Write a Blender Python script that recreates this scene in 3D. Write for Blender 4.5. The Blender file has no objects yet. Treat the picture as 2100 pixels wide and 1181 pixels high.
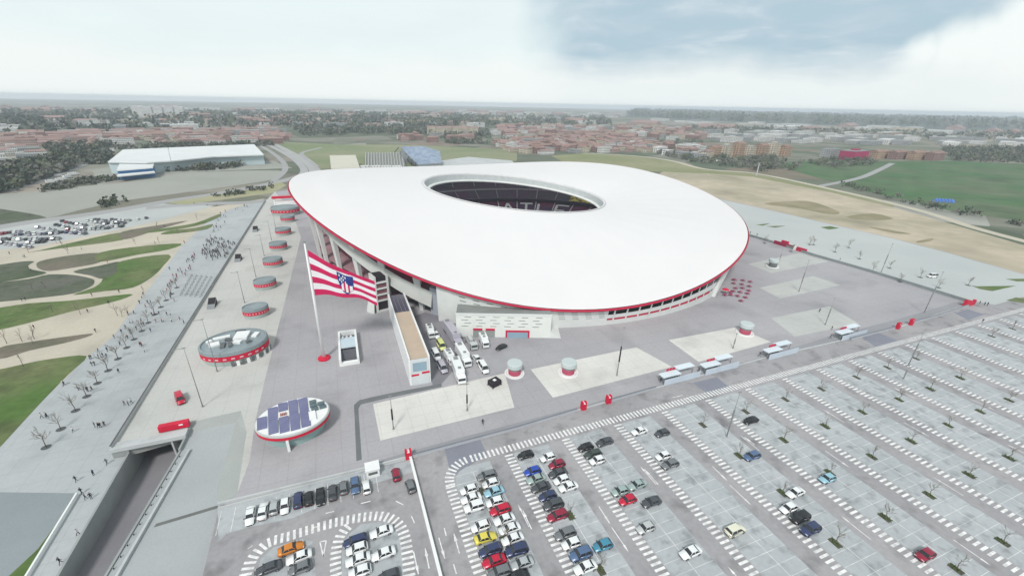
import bpy, bmesh, math, random
from mathutils import Vector, Matrix, noise
from mathutils.geometry import tessellate_polygon
random.seed(7)
R_ = math.radians
S = bpy.context.scene
col = S.collection
# ------------------------------------------------------------------ camera
H = 79.0
PPX, PPY, FP = 1018.0, 611.0, 882.0
CX = Vector((0.93650879, -0.35018501, 0.01793715))
CY = Vector((0.12900555, 0.39166698, 0.91101841))
CZ = Vector((-0.32605038, -0.85086276, 0.41197538))
cam_d = bpy.data.cameras.new('camera'); cam = bpy.data.objects.new('camera', cam_d); col.objects.link(cam)
cam_d.sensor_fit = 'HORIZONTAL'; cam_d.sensor_width = 36.0; cam_d.lens = 36.0 * FP / 2100.0
cam_d.shift_x = 32.0 / 2100.0; cam_d.shift_y = 20.5 / 2100.0
cam_d.clip_start = 0.5; cam_d.clip_end = 60000
m = Matrix((CX, CY, CZ)).transposed().to_4x4(); m.translation = Vector((0, 0, H)); cam.matrix_world = m
S.camera = cam
# ------------------------------------------------------------------ world, sun, exposure
SUN_EL, SUN_AZ = R_(48), R_(215)     # azimuth clockwise from +Y
W = bpy.data.worlds.new('World'); S.world = W; W.use_nodes = True
nt = W.node_tree; N = nt.nodes; L = nt.links; N.clear()
def wn(t, **k):
    n = N.new(t)
    for a, b in k.items(): setattr(n, a, b)
    return n
out = wn('ShaderNodeOutputWorld'); bg = wn('ShaderNodeBackground'); bg.inputs['Strength'].default_value = 0.1
L.new(bg.outputs[0], out.inputs[0])
sky = wn('ShaderNodeTexSky', sky_type='NISHITA', sun_disc=False); sky.sun_elevation = SUN_EL; sky.sun_rotation = SUN_AZ
sky.air_density = 1.0; sky.dust_density = 2.0
tc = wn('ShaderNodeTexCoord')
def pixdir(u, v):
    return (CX * ((u - PPX) / FP) + CY * (-(v - PPY) / FP) - CZ).normalized()
def vmath(op, a, b):
    n = wn('ShaderNodeVectorMath', operation=op); L.new(a, n.inputs[0])
    if isinstance(b, (tuple, Vector)): n.inputs[1].default_value = tuple(b)
    else: L.new(b, n.inputs[1])
    return n
def fmath(op, a, b=None, c=None, clamp=False):
    n = wn('ShaderNodeMath', operation=op); n.use_clamp = clamp
    for i, x in enumerate((a, b, c)):
        if x is None: continue
        if isinstance(x, (int, float)): n.inputs[i].default_value = x
        else: L.new(x, n.inputs[i])
    return n.outputs[0]
def mixc(f, a, b):
    n = wn('ShaderNodeMix', data_type='RGBA')
    if isinstance(f, (int, float)): n.inputs[0].default_value = f
    else: L.new(f, n.inputs[0])
    for x, i in ((a, 6), (b, 7)):
        if isinstance(x, tuple): n.inputs[i].default_value = (*x, 1)
        else: L.new(x, n.inputs[i])
    return n.outputs[2]
# cloud space: direction projected to a cloud plane so that streaks flatten towards the horizon
sep = wn('ShaderNodeSeparateXYZ'); L.new(tc.outputs['Generated'], sep.inputs[0])
zz = fmath('ADD', sep.outputs[2], 0.12)
px_ = fmath('DIVIDE', sep.outputs[0], zz); py_ = fmath('DIVIDE', sep.outputs[1], zz)
cmb = wn('ShaderNodeCombineXYZ'); L.new(px_, cmb.inputs[0]); L.new(py_, cmb.inputs[1])
def wnoise(scale, detail, off, dist=0.0):
    mp = wn('ShaderNodeMapping'); mp.inputs['Location'].default_value = off; L.new(cmb.outputs[0], mp.inputs[0])
    n = wn('ShaderNodeTexNoise'); n.inputs['Scale'].default_value = scale; n.inputs['Detail'].default_value = detail
    n.inputs['Distortion'].default_value = dist; L.new(mp.outputs[0], n.inputs['Vector']); return n.outputs[0]
n1 = wnoise(0.9, 6, (3, 1, 0), 0.6); n2 = wnoise(2.2, 7, (9, 4, 0), 0.4)
nbig = wn('ShaderNodeTexNoise'); nbig.inputs['Scale'].default_value = 4.5; nbig.inputs['Detail'].default_value = 5; L.new(tc.outputs['Generated'], nbig.inputs['Vector'])
def lobe(u, v, width, soft, amp=0.42):
    d = pixdir(u, v)
    dp = vmath('DISTANCE', tc.outputs['Generated'], tuple(d)).outputs['Value']
    dp = fmath('ADD', dp, fmath('MULTIPLY', fmath('SUBTRACT', nbig.outputs[0], 0.5), amp))
    t = fmath('DIVIDE', fmath('SUBTRACT', width + soft, dp), soft, clamp=True)
    return fmath('MULTIPLY', fmath('MULTIPLY', t, t), fmath('SUBTRACT', 3.0, fmath('MULTIPLY', t, 2.0)))
K = 5.75
def cc(r, g, b): return (r * K, g * K, b * K)
base = mixc(fmath('SUBTRACT', fmath('MULTIPLY', n1, 2.4), 0.7, clamp=True), cc(.86, .96, .955), cc(.82, .90, .91))
base = mixc(0.06, base, sky.outputs[0])
f1 = fmath('MAXIMUM', fmath('MAXIMUM', lobe(1640, 95, .14, .24), lobe(1330, 80, .08, .20)), fmath('MAXIMUM', lobe(1900, 30, .12, .2), lobe(1560, -160, .24, .24)))
f1 = fmath('MULTIPLY', f1, fmath('ADD', 0.35, fmath('MULTIPLY', n2, 1.15)), clamp=True)
dark = mixc(fmath('SUBTRACT', fmath('MULTIPLY', n2, 3.0), 1.0, clamp=True), cc(.33, .50, .61), cc(.60, .71, .78))
base = mixc(f1, base, dark)
f2 = fmath('MAXIMUM', fmath('MAXIMUM', lobe(1900, 108, .008, .03, .12), lobe(1960, 100, .016, .035, .12)), fmath('MAXIMUM', lobe(2035, 92, .022, .035, .12), lobe(2120, 78, .04, .035, .12)))
base = mixc(f2, base, cc(.92, .98, .97))
# pale band hugging the horizon
hb = fmath('DIVIDE', fmath('SUBTRACT', fmath('ADD', .098, fmath('MULTIPLY', fmath('SUBTRACT', nbig.outputs[0], .5), .10)), fmath('ABSOLUTE', sep.outputs[2])), .045, clamp=True)
base = mixc(fmath('MULTIPLY', hb, 0.85), base, cc(.92, .96, .945))
zf = fmath('SUBTRACT', 1.0, fmath('MULTIPLY', fmath('DIVIDE', fmath('SUBTRACT', sep.outputs[2], .38), .4, clamp=True), .34))
hv = wn('ShaderNodeHueSaturation'); L.new(base, hv.inputs['Color']); L.new(zf, hv.inputs['Value']); base = hv.outputs[0]     # unseen overhead cloud, added darker so the sun counts for more
L.new(base, bg.inputs['Color'])
sd = bpy.data.lights.new('sun', 'SUN'); sd.energy = 1.5; sd.angle = R_(10); sd.color = (1, .955, .93)
so = bpy.data.objects.new('sun', sd); col.objects.link(so)
dsun = Vector((math.sin(SUN_AZ) * math.cos(SUN_EL), math.cos(SUN_AZ) * math.cos(SUN_EL), math.sin(SUN_EL)))
so.rotation_euler = dsun.to_track_quat('Z', 'Y').to_euler(); so.location = (0, 0, 300)
S.view_settings.view_transform = 'Standard'; S.view_settings.look = 'None'; S.view_settings.gamma = 1
S.view_settings.exposure = 0.8
S.cycles.max_bounces = 6; S.cycles.volume_bounces = 1; S.cycles.transparent_max_bounces = 8
S.cycles.use_denoising = True

# ------------------------------------------------------------------ helpers
def G(u, v, z=0.0):
    d = CX * ((u - PPX) / FP) + CY * (-(v - PPY) / FP) - CZ
    t = (H - z) / -d.z
    return Vector((d.x * t, d.y * t, z))
def srgb(r, g, b):
    f = lambda c: (c / 255 / 12.92) if c <= 10 else ((c / 255 + .055) / 1.055) ** 2.4
    return (f(r), f(g), f(b))
MATS = {}
def mat(name, c, c2=None, scale=0.2, rough=.85, metal=0.0, detail=6, mid=.5, width=.5, fine=.12, fscale=3.0, objcol=False, spec=.3, joints=0, stain=None):
    if name in MATS: return MATS[name]
    width = max(width, .05)
    m = bpy.data.materials.new(name); m.use_nodes = True; nt = m.node_tree; n = nt.nodes; l = nt.links
    b = n['Principled BSDF']; b.inputs['Roughness'].default_value = rough; b.inputs['Metallic'].default_value = metal
    b.inputs['Specular IOR Level'].default_value = spec
    geo = n.new('ShaderNodeNewGeometry')
    def noise(s, d):
        t = n.new('ShaderNodeTexNoise'); t.inputs['Scale'].default_value = s; t.inputs['Detail'].default_value = d
        l.new(geo.outputs['Position'], t.inputs['Vector']); return t.outputs[0]
    if objcol:
        oi = n.new('ShaderNodeObjectInfo'); src = oi.outputs['Color']
    else:
        mr = n.new('ShaderNodeMapRange'); l.new(noise(scale, detail), mr.inputs[0])
        mr.inputs[1].default_value = mid - width / 2; mr.inputs[2].default_value = mid + width / 2
        mx = n.new('ShaderNodeMix'); mx.data_type = 'RGBA'; l.new(mr.outputs[0], mx.inputs[0])
        mx.inputs[6].default_value = (*c, 1); mx.inputs[7].default_value = (*(c2 or tuple(x * .86 for x in c)), 1); src = mx.outputs[2]
    if fine:
        hs = n.new('ShaderNodeHueSaturation'); l.new(src, hs.inputs['Color'])
        ma = n.new('ShaderNodeMath'); ma.operation = 'MULTIPLY_ADD'; l.new(noise(fscale, 4), ma.inputs[0]); ma.inputs[1].default_value = fine * 2; ma.inputs[2].default_value = 1 - fine
        l.new(ma.outputs[0], hs.inputs['Value']); src = hs.outputs[0]
    if joints:
        sx = n.new('ShaderNodeSeparateXYZ'); l.new(geo.outputs['Position'], sx.inputs[0])
        def mm(op, a, b_):
            q = n.new('ShaderNodeMath'); q.operation = op
            for i, x in enumerate((a, b_)):
                if isinstance(x, (int, float)): q.inputs[i].default_value = x
                else: l.new(x, q.inputs[i])
            return q.outputs[0]
        jx = mm('GREATER_THAN', mm('ABSOLUTE', mm('SUBTRACT', mm('FRACT', mm('DIVIDE', sx.outputs[0], joints), 0), .5), 0), .5 - .06 / joints)
        jy = mm('GREATER_THAN', mm('ABSOLUTE', mm('SUBTRACT', mm('FRACT', mm('DIVIDE', sx.outputs[1], joints), 0), .5), 0), .5 - .06 / joints)
        jj = mm('MAXIMUM', jx, jy)
        h2 = n.new('ShaderNodeHueSaturation'); l.new(src, h2.inputs['Color']); l.new(mm('SUBTRACT', 1.0, mm('MULTIPLY', jj, .16)), h2.inputs['Value']); src = h2.outputs[0]
    if stain:
        mr2 = n.new('ShaderNodeMapRange'); l.new(noise(stain[0], 9), mr2.inputs[0]); mr2.inputs[1].default_value = .52; mr2.inputs[2].default_value = .70; mr2.inputs[3].default_value = 1; mr2.inputs[4].default_value = 1 - stain[1]
        h3 = n.new('ShaderNodeHueSaturation'); l.new(src, h3.inputs['Color']); l.new(mr2.outputs[0], h3.inputs['Value']); src = h3.outputs[0]
    l.new(src, b.inputs['Base Color'])
    MATS[name] = m
    return m
def deco(o, label=None, cat=None, group=None, kind=None):
    if label: o['label'] = label
    if cat: o['category'] = cat
    if group: o['group'] = group
    if kind: o['kind'] = kind
    return o
class MB:
    def __init__(s): s.v = []; s.f = []; s.mi = []
    def add(s, vs, fs, mi=0):
        o = len(s.v); s.v += [tuple(v) for v in vs]
        for f in fs: s.f.append(tuple(i + o for i in f)); s.mi.append(mi)
        return s
    def quad(s, a, b, c, d, mi=0): return s.add([a, b, c, d], [(0, 1, 2, 3)], mi)
    def box(s, x0, x1, y0, y1, z0, z1, mi=0, mt=None, top=None):
        vs = [Vector(p) for p in ((x0, y0, z0), (x1, y0, z0), (x1, y1, z0), (x0, y1, z0), (x0, y0, z1), (x1, y0, z1), (x1, y1, z1), (x0, y1, z1))]
        if mt: vs = [mt @ v for v in vs]
        fs = [(3, 2, 1, 0), (0, 1, 5, 4), (1, 2, 6, 5), (2, 3, 7, 6), (3, 0, 4, 7)]
        s.add(vs, fs, mi); s.f.append(tuple(len(s.v) - 8 + i for i in (4, 5, 6, 7))); s.mi.append(mi if top is None else top)
        return s
    def prism(s, pts, z0, z1, mi=0, top=None):
        n = len(pts); o = len(s.v)
        s.v += [(p[0], p[1], z0) for p in pts] + [(p[0], p[1], z1) for p in pts]
        for i in range(n):
            j = (i + 1) % n; s.f.append((o + i, o + j, o + n + j, o + n + i)); s.mi.append(mi)
        s.f.append(tuple(range(o + n, o + 2 * n))); s.mi.append(mi if top is None else top)
        s.f.append(tuple(range(o + n - 1, o - 1, -1))); s.mi.append(mi)
        return s
    def tube(s, a, b, r0, r1, n=6, mi=0, cap=True):
        a = Vector(a); b = Vector(b); d = (b - a).normalized()
        x = d.orthogonal().normalized(); y = d.cross(x); o = len(s.v)
        for p, r in ((a, r0), (b, r1)):
            for i in range(n):
                t = 2 * math.pi * i / n; s.v.append(tuple(p + x * r * math.cos(t) + y * r * math.sin(t)))
        for i in range(n):
            j = (i + 1) % n; s.f.append((o + i, o + j, o + n + j, o + n + i)); s.mi.append(mi)
        if cap: s.f.append(tuple(range(o + n, o + 2 * n))); s.mi.append(mi); s.f.append(tuple(range(o + n - 1, o - 1, -1))); s.mi.append(mi)
        return s
    def loft(s, rings, mi=0, closed=True, caps=True):
        o = len(s.v); n = len(rings[0])
        for r in rings: s.v += [tuple(p) for p in r]
        for k in range(len(rings) - 1):
            for i in range(n if closed else n - 1):
                j = (i + 1) % n; s.f.append((o + k * n + i, o + k * n + j, o + (k + 1) * n + j, o + (k + 1) * n + i)); s.mi.append(mi if isinstance(mi, int) else mi[k])
        if caps and closed:
            s.f.append(tuple(range(o + n - 1, o - 1, -1))); s.mi.append(mi if isinstance(mi, int) else mi[0])
            s.f.append(tuple(range(o + (len(rings) - 1) * n, o + len(rings) * n))); s.mi.append(mi if isinstance(mi, int) else mi[-1])
        return s
    def mesh(s, name, mats, smooth=False):
        me = bpy.data.meshes.new(name); me.from_pydata(s.v, [], s.f)
        if not isinstance(mats, (list, tuple)): mats = [mats]
        for mm in mats: me.materials.append(mm)
        me.polygons.foreach_set('material_index', s.mi)
        if smooth: me.polygons.foreach_set('use_smooth', [True] * len(s.f))
        me.update(); return me
    def build(s, name, mats, parent=None, smooth=False, loc=None):
        return link(name, s.mesh(name, mats, smooth), parent, loc)
def link(name, me, parent=None, loc=None):
    o = bpy.data.objects.new(name, me); col.objects.link(o)
    if parent: o.parent = parent
    if loc: o.location = loc
    return o
def thing(name, label, cat, loc=(0, 0, 0), rz=0, group=None):
    o = bpy.data.objects.new(name, None); col.objects.link(o); o.location = loc; o.rotation_euler = (0, 0, rz)
    o.empty_display_size = 1
    return deco(o, label, cat, group)
def flat(name, pts, z, mt, holes=None, kind='structure'):
    pts = [Vector((p[0], p[1], 0)) for p in pts]; polys = [pts] + [[Vector((p[0], p[1], 0)) for p in h] for h in (holes or [])]
    vs = [p for q in polys for p in q]; fs = []
    for t in tessellate_polygon(polys):
        a, b, c = (vs[i] for i in t)
        fs.append(tuple(t) if (b - a).cross(c - a).z > 0 else (t[0], t[2], t[1]))
    mb = MB(); mb.add([(p.x, p.y, z) for p in vs], fs); o = mb.build(name, mt); deco(o, kind=kind); return o
def P(px, z=0): return [G(u, v, z) for u, v in px]
def smoothpx(pts, n=4, closed=True):
    """Catmull-Rom through pixel/world points"""
    out = []; k = len(pts)
    rng = range(k) if closed else range(k - 1)
    for i in rng:
        p0 = pts[(i - 1) % k] if closed or i > 0 else pts[0]; p1 = pts[i]; p2 = pts[(i + 1) % k]; p3 = pts[(i + 2) % k] if closed or i + 2 < k else pts[k - 1]
        for j in range(n):
            t = j / n; out.append(tuple(.5 * ((2 * b) + (-a + c) * t + (2 * a - 5 * b + 4 * c - d) * t * t + (-a + 3 * b - 3 * c + d) * t ** 3) for a, b, c, d in zip(p0, p1, p2, p3)))
    if not closed: out.append(tuple(pts[-1]))
    return out
def strip(pts, w):
    """world polyline -> polygon outline of width w"""
    Lp, Rp = [], []
    for i, p in enumerate(pts):
        a = pts[max(i - 1, 0)]; b = pts[min(i + 1, len(pts) - 1)]; d = Vector((b[0] - a[0], b[1] - a[1])).normalized(); n = Vector((-d.y, d.x)) * w / 2
        Lp.append((p[0] + n.x, p[1] + n.y)); Rp.append((p[0] - n.x, p[1] - n.y))
    return Lp + Rp[::-1]
#SECTION ground
LO = -2.5
HAZE = .00014
terr = mat('terrain_earth', srgb(150, 152, 140), srgb(176, 172, 158), scale=.004, width=.25, fine=.1, fscale=.05)
conc = mat('pale_concrete', (.52, .54, .54), (.44, .46, .465), scale=.05, width=.4, fine=.08, stain=(.25, .15))
plaza_m = mat('mauve_paving', (.40, .39, .405), (.33, .325, .345), scale=.025, width=.35, fine=.12, fscale=1.2, joints=6, stain=(.06, .16))
plaza_l = mat('warm_paving', (.53, .53, .505), (.47, .475, .455), scale=.03, width=.35, fine=.10, fscale=1.2, joints=6, stain=(.07, .14))
beige = mat('beige_paving', (.66, .65, .615), (.58, .57, .54), scale=.06, width=.4, fine=.09, fscale=1.5, joints=4, stain=(.1, .12))
beige2 = mat('grey_beige_paving', (.50, .51, .49), (.43, .445, .43), scale=.06, width=.4, fine=.09, fscale=1.5, joints=4, stain=(.1, .12))
asph = mat('weathered_asphalt', (.36, .35, .36), (.285, .28, .29), scale=.05, width=.35, fine=.16, fscale=1.0, stain=(.22, .32))
asph_d = mat('dark_asphalt', (.17, .175, .20), (.13, .135, .155), scale=.08, width=.4, fine=.1)
bays = mat('bay_paving', (.44, .465, .48), (.36, .385, .40), scale=.06, width=.4, fine=.14, fscale=1.0, stain=(.35, .34))
paint = mat('white_paint', (.80, .80, .79), (.50, .51, .51), scale=.9, fine=.08, width=.3, mid=.56)
sand_p = mat('sand_path', (.54, .49, .40), (.45, .42, .35), scale=.03, width=.4, fine=.12, fscale=.8, stain=(.05, .14))
sand_f = mat('sand_field', (.50, .43, .33), (.34, .31, .22), scale=.012, width=.3, fine=.25, fscale=.12, stain=(.03, .22))
green = mat('lawn_green', (.075, .145, .03), (.15, .17, .075), scale=.04, width=.3, fine=.35, fscale=.5, stain=(.12, .35))
greend = mat('lawn_dull', (.115, .12, .095), (.07, .095, .05), scale=.03, width=.3, fine=.35, fscale=.5, stain=(.12, .3))
brown = mat('bare_soil', (.18, .15, .12), (.11, .12, .075), scale=.05, width=.3, fine=.35, fscale=.5)
field = mat('field_green', (.05, .13, .04), (.10, .14, .07), scale=.012, width=.3, fine=.35, fscale=.05, stain=(.02, .3))
greyf = mat('bare_field', (.34, .345, .31), (.29, .30, .265), scale=.01, width=.3, fine=.07, fscale=.3)
# portal / ramp geometry (world metres)
RAMP = [(-55.4, 108.0), (-43.9, 103.5), (-50.0, 58.0), (-54.0, 30.0), (-56.5, 30.0), (-56.4, 70.0)]
R1 = [(-55.4, 112.0), (-43.4, 112.0), (-43.9, 103.5), (-48.1, 72.3), (-54.5, 25.0), (-57.5, 25.0), (-56.4, 70.0)]
BIG = 11800
def ring(rad, n=48): return [(rad * math.cos(2 * math.pi * i / n), 200 + rad * math.sin(2 * math.pi * i / n)) for i in range(n)]
# the ground: one sheet to the horizon with the sunken ramp cut out
gm = bpy.data.materials.new('far_ground'); gm.use_nodes = True
def far_ground(m):
    n = m.node_tree.nodes; l = m.node_tree.links; b = n['Principled BSDF']; b.inputs['Roughness'].default_value = .95; b.inputs['Specular IOR Level'].default_value = .1
    g = n.new('ShaderNodeNewGeometry')
    def vor(s):
        t = n.new('ShaderNodeTexVoronoi'); t.inputs['Scale'].default_value = s; l.new(g.outputs['Position'], t.inputs['Vector']); return t
    def noi(s, d=5):
        t = n.new('ShaderNodeTexNoise'); t.inputs['Scale'].default_value = s; t.inputs['Detail'].default_value = d; l.new(g.outputs['Position'], t.inputs['Vector']); return t.outputs[0]
    def ramp(src, stops):
        r = n.new('ShaderNodeValToRGB'); l.new(src, r.inputs[0]); e = r.color_ramp.elements
        e[0].position, e[0].color = stops[0][0], (*stops[0][1], 1); e[1].position, e[1].color = stops[-1][0], (*stops[-1][1], 1)
        for p, c in stops[1:-1]:
            q = e.new(p); q.color = (*c, 1)
        return r.outputs[0]
    v = vor(.012); sc = n.new('ShaderNodeSeparateColor'); l.new(v.outputs['Color'], sc.inputs[0])
    cells = ramp(sc.outputs[0], [(0, (.09, .12, .08)), (.35, (.13, .145, .11)), (.55, (.22, .21, .18)), (.75, (.32, .30, .27)), (.9, (.30, .2, .17)), (1, (.45, .44, .42))])
    v2 = vor(.0022); sc2 = n.new('ShaderNodeSeparateColor'); l.new(v2.outputs['Color'], sc2.inputs[0])
    big = ramp(sc2.outputs[1], [(0, (.10, .14, .085)), (.4, (.15, .16, .12)), (.7, (.24, .225, .18)), (1, (.30, .28, .22))])
    mx = n.new('ShaderNodeMix'); mx.data_type = 'RGBA'; l.new(noi(.004), mx.inputs[0]); l.new(cells, mx.inputs[6]); l.new(big, mx.inputs[7])
    hs = n.new('ShaderNodeHueSaturation'); l.new(mx.outputs[2], hs.inputs['Color']); ma = n.new('ShaderNodeMath'); ma.operation = 'MULTIPLY_ADD'
    l.new(noi(.02, 8), ma.inputs[0]); ma.inputs[1].default_value = 1.0; ma.inputs[2].default_value = .5; l.new(ma.outputs[0], hs.inputs['Value'])
    l.new(hs.outputs[0], b.inputs['Base Color'])
far_ground(gm)
flat('ground', ring(BIG), LO, gm, holes=[R1])
# raised plaza and car park slab
SANDB = [(1395, 385), (1464, 405), (1567, 428), (1681, 454), (1833, 489), (1948, 519), (2100, 562)]
e1, e2 = G(1948, 519), G(2100, 562); ext = e2 + (e2 - e1).normalized() * 500
slab = [(-58.8, 108), (-53.8, 412), (-50, 455)] + [(G(700, 348).x, 470), (250, 455)] + [tuple(G(*p))[:2] for p in SANDB] + [(ext.x, ext.y), (900, -200), (-31, -200), (-31.2, 80.4)]
fore_out = [tuple(G(*p))[:2] for p in ((470, 1030), (487, 1010), (506, 885), (494, 842), (388, 866))]
slab += fore_out + [(-43.4, 110.4)]
flat('plaza_pavement', slab, 0.0, plaza_m)
sk = MB()
for i in range(len(slab)):
    a, b = slab[i], slab[(i + 1) % len(slab)]
    sk.quad((a[0], a[1], -.002), (b[0], b[1], -.002), (b[0], b[1], LO - .5), (a[0], a[1], LO - .5))
deco(sk.build('plaza_edge', mat('edge_concrete', (.34, .35, .34), (.28, .29, .28), scale=.3)), kind='structure')
# left pale plaza
lp = [(-58.7, 108.2), (-53.7, 412), (-50, 454)] + [tuple(G(*p))[:2] for p in ((600, 437), (617, 487), (594, 580), (568, 680), (545, 772), (524, 860))] + [(-26.8, 93), fore_out[1], fore_out[2], fore_out[3], fore_out[4], (-43.5, 110.5)]
flat('plaza_pavement', lp, .004, plaza_l)
for q in ([(765, 828), (1035, 765), (1055, 835), (780, 903)], [(1088, 757), (1305, 712), (1378, 752), (1134, 815)], [(1371, 697), (1510, 671), (1581, 701), (1433, 742)],
          [(1581, 652), (1701, 628), (1762, 664), (1630, 690)], [(1557, 590), (1668, 566), (1724, 585), (1600, 612)], [(1534, 541), (1640, 519), (1700, 536), (1582, 560)]):
    flat('plaza_panel', P(q), .008, beige if q[0][0] < 1300 and q[0][0] != 1371 or q[0][0] == 1371 else beige2)
# darker worn areas, truck yard, channel
flat('service_yard', P([(830, 655), (872, 640), (930, 655), (962, 682), (950, 720), (925, 765), (905, 788), (888, 792), (868, 720)]), .006, mat('yard_asphalt', (.20, .195, .22), (.27, .265, .285), scale=.06, width=.4))
flat('drain_channel', P([(726, 830), (737, 820), (790, 808), (905, 786), (906, 793), (790, 817), (740, 829), (735, 838), (742, 942), (731, 945)]), .010, mat('channel_grating', (.17, .18, .185), (.13, .14, .145), scale=.3))
# service lane and road between plaza and car park
lane = [(752, 952), (840, 925), (1055, 868), (1190, 833), (1355, 788), (1560, 733), (1700, 690), (1840, 655), (1985, 612), (1985, 622), (1840, 674), (1560, 737), (1355, 792), (1190, 838), (840, 942), (755, 965)]
flat('service_lane', P(lane), .007, mat('lane_asphalt', (.30, .305, .325), (.26, .265, .28), scale=.05, width=.4))
def zA(x): return 76.2 + (x - 20) * .009
flat('road', [(-31, 80.3), (8.5, 80.9), (59, 83.2), (88, 84.6), (132, 86.2), (205, 85.6), (264, 89.5), (330, 96), (330, zA(330) + 1.4), (20, zA(20) + 1.4), (13, 73.5), (13, -150), (-31, -150)], .009, asph)
# dark squares in the road
for q in ([(910, 914), (984, 899), (999, 932), (926, 977)], [(1420, 785), (1470, 773), (1495, 793), (1452, 808)], [(1768, 692), (1800, 682), (1842, 698), (1795, 711)], [(1958, 642), (1985, 634), (2020, 645), (1985, 656)]):
    flat('road_patch', P(q), .013, mat('slate_patch', (.235, .245, .29), (.20, .21, .25), scale=.2))
# car park: aisles asphalt, bays paler
flat('parking_pavement', [(13, 77.5), (900, zA(900) + 1.4), (900, -150), (13, -150)], .005, asph)
mk = MB(); mk2 = MB()
def dash(cx, cy, lx, ly, rot=0, z=.022, m=None):
    c, s = math.cos(rot), math.sin(rot)
    (m or mk).add([(cx + x * c - y * s, cy + x * s + y * c, z) for x, y in ((-lx / 2, -ly / 2), (lx / 2, -ly / 2), (lx / 2, ly / 2), (-lx / 2, ly / 2))], [(0, 1, 2, 3)])
PIT = 16.02
for i in range(0, 28):
    x0 = 17.7 + PIT * i; x1 = x0 + 9.7; yt = zA(x0) - 2.0 if i else 72.8
    if i == 0: pts = [(x0, 20), (x1, 20), (x1, 74), (21.5, 74.0), (19.5, 73.2), (18.2, 71.6), (17.7, 69)]
    else: pts = [(x0, -60), (x1, -60), (x1, yt), (x0, yt)]
    flat('parking_pavement', pts, .014, bays)
    ylo = 20 if i < 4 else -20
    # zebra dashes along the left side
    y = 69.5 if i == 0 else yt - .3
    while y > ylo - i * 2:
        dash(x0 - 1.25, y, 2.25, .52); y -= 1.13
    # bay lines
    y = 72.0 if i == 0 else yt - 1.0
    while y > ylo - i * 2:
        dash((x0 + x1) / 2, y, x1 - x0 - .2, .09, m=mk2); y -= 2.5
    mk.add([((x0 + x1) / 2 - .05, ylo - i * 2, .021), ((x0 + x1) / 2 + .05, ylo - i * 2, .021), ((x0 + x1) / 2 + .05, yt - 1, .021), ((x0 + x1) / 2 - .05, yt - 1, .021)], [(0, 1, 2, 3)])
    # aisle arrows
    for ya in ((57, 31, 5) if i % 2 == 0 else (46, 20)):
        ax = x1 + 1.6; up = (i % 2 == 0)
        mk.add([(ax - .09, ya - 2.6, .02), (ax + .09, ya - 2.6, .02), (ax + .09, ya + 2.6, .02), (ax - .09, ya + 2.6, .02)], [(0, 1, 2, 3)])
        d = 1 if up else -1
        mk.add([(ax - .27 * d, ya + 1.6 * d, .021), (ax + .27 * d, ya + 1.6 * d, .021), (ax, ya + 3.2 * d, .021)], [(0, 1, 2)])
# long zebra row
x = 23.5
while x < 330:
    dash(x, zA(x) - .1, .52, 2.2); x += 1.13 if x < 150 else 1.3
for k in range(9):     # rounded corner of the first island
    t = R_(180 - k * 10.5); dash(22.6 + 6.0 * math.cos(t), 70.1 + 6.0 * math.sin(t), 2.2, .52, t)
# left island loop
loop = P([(500, 1190), (508, 1165), (522, 1138), (552, 1112), (595, 1098), (650, 1081), (705, 1067), (760, 1058), (795, 1060), (818, 1075), (830, 1100), (836, 1140), (840, 1190)])
def walk(pts, step):
    acc = 0; res = []
    for a, b in zip(pts, pts[1:]):
        d = (b - a).length; t = (step - acc) if acc else 0
        while t < d:
            res.append((a.lerp(b, t / d), math.atan2(b.y - a.y, b.x - a.x))); t += step
        acc = (d - (t - step)) % step
    return res
for p, a in walk([Vector((*q, 0)) for q in smoothpx([(q.x, q.y) for q in loop], 6, False)], 1.13): dash(p.x, p.y, .52, 2.2, a)
loop2 = P([(690, 1190), (688, 1150), (692, 1115), (702, 1092), (722, 1072)])
for p, a in walk([Vector((*q, 0)) for q in smoothpx([(q.x, q.y) for q in loop2], 6, False)], 1.13): dash(p.x, p.y, .52, 2.0, a)
flat('parking_pavement', P([(700, 1200), (702, 1120), (715, 1095), (740, 1075), (790, 1068), (812, 1085), (822, 1110), (830, 1200)]), .014, bays)
flat('parking_pavement', P([(520, 1200), (535, 1145), (560, 1122), (620, 1104), (640, 1110), (650, 1200)]), .014, bays)
flat('parking_pavement', P([(446, 1041), (778, 957), (850, 941), (846, 968), (770, 990), (600, 1062), (505, 1082), (465, 1094), (448, 1110)]), .013, bays)
for u in range(13):   # kerbside bay lines
    xx = -30.4 + u * 2.62; mk.add([(xx - .05, 73.6, .02), (xx + .05, 73.6, .02), (xx + .05, 79.6, .02), (xx - .05, 79.6, .02)], [(0, 1, 2, 3)])
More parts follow.
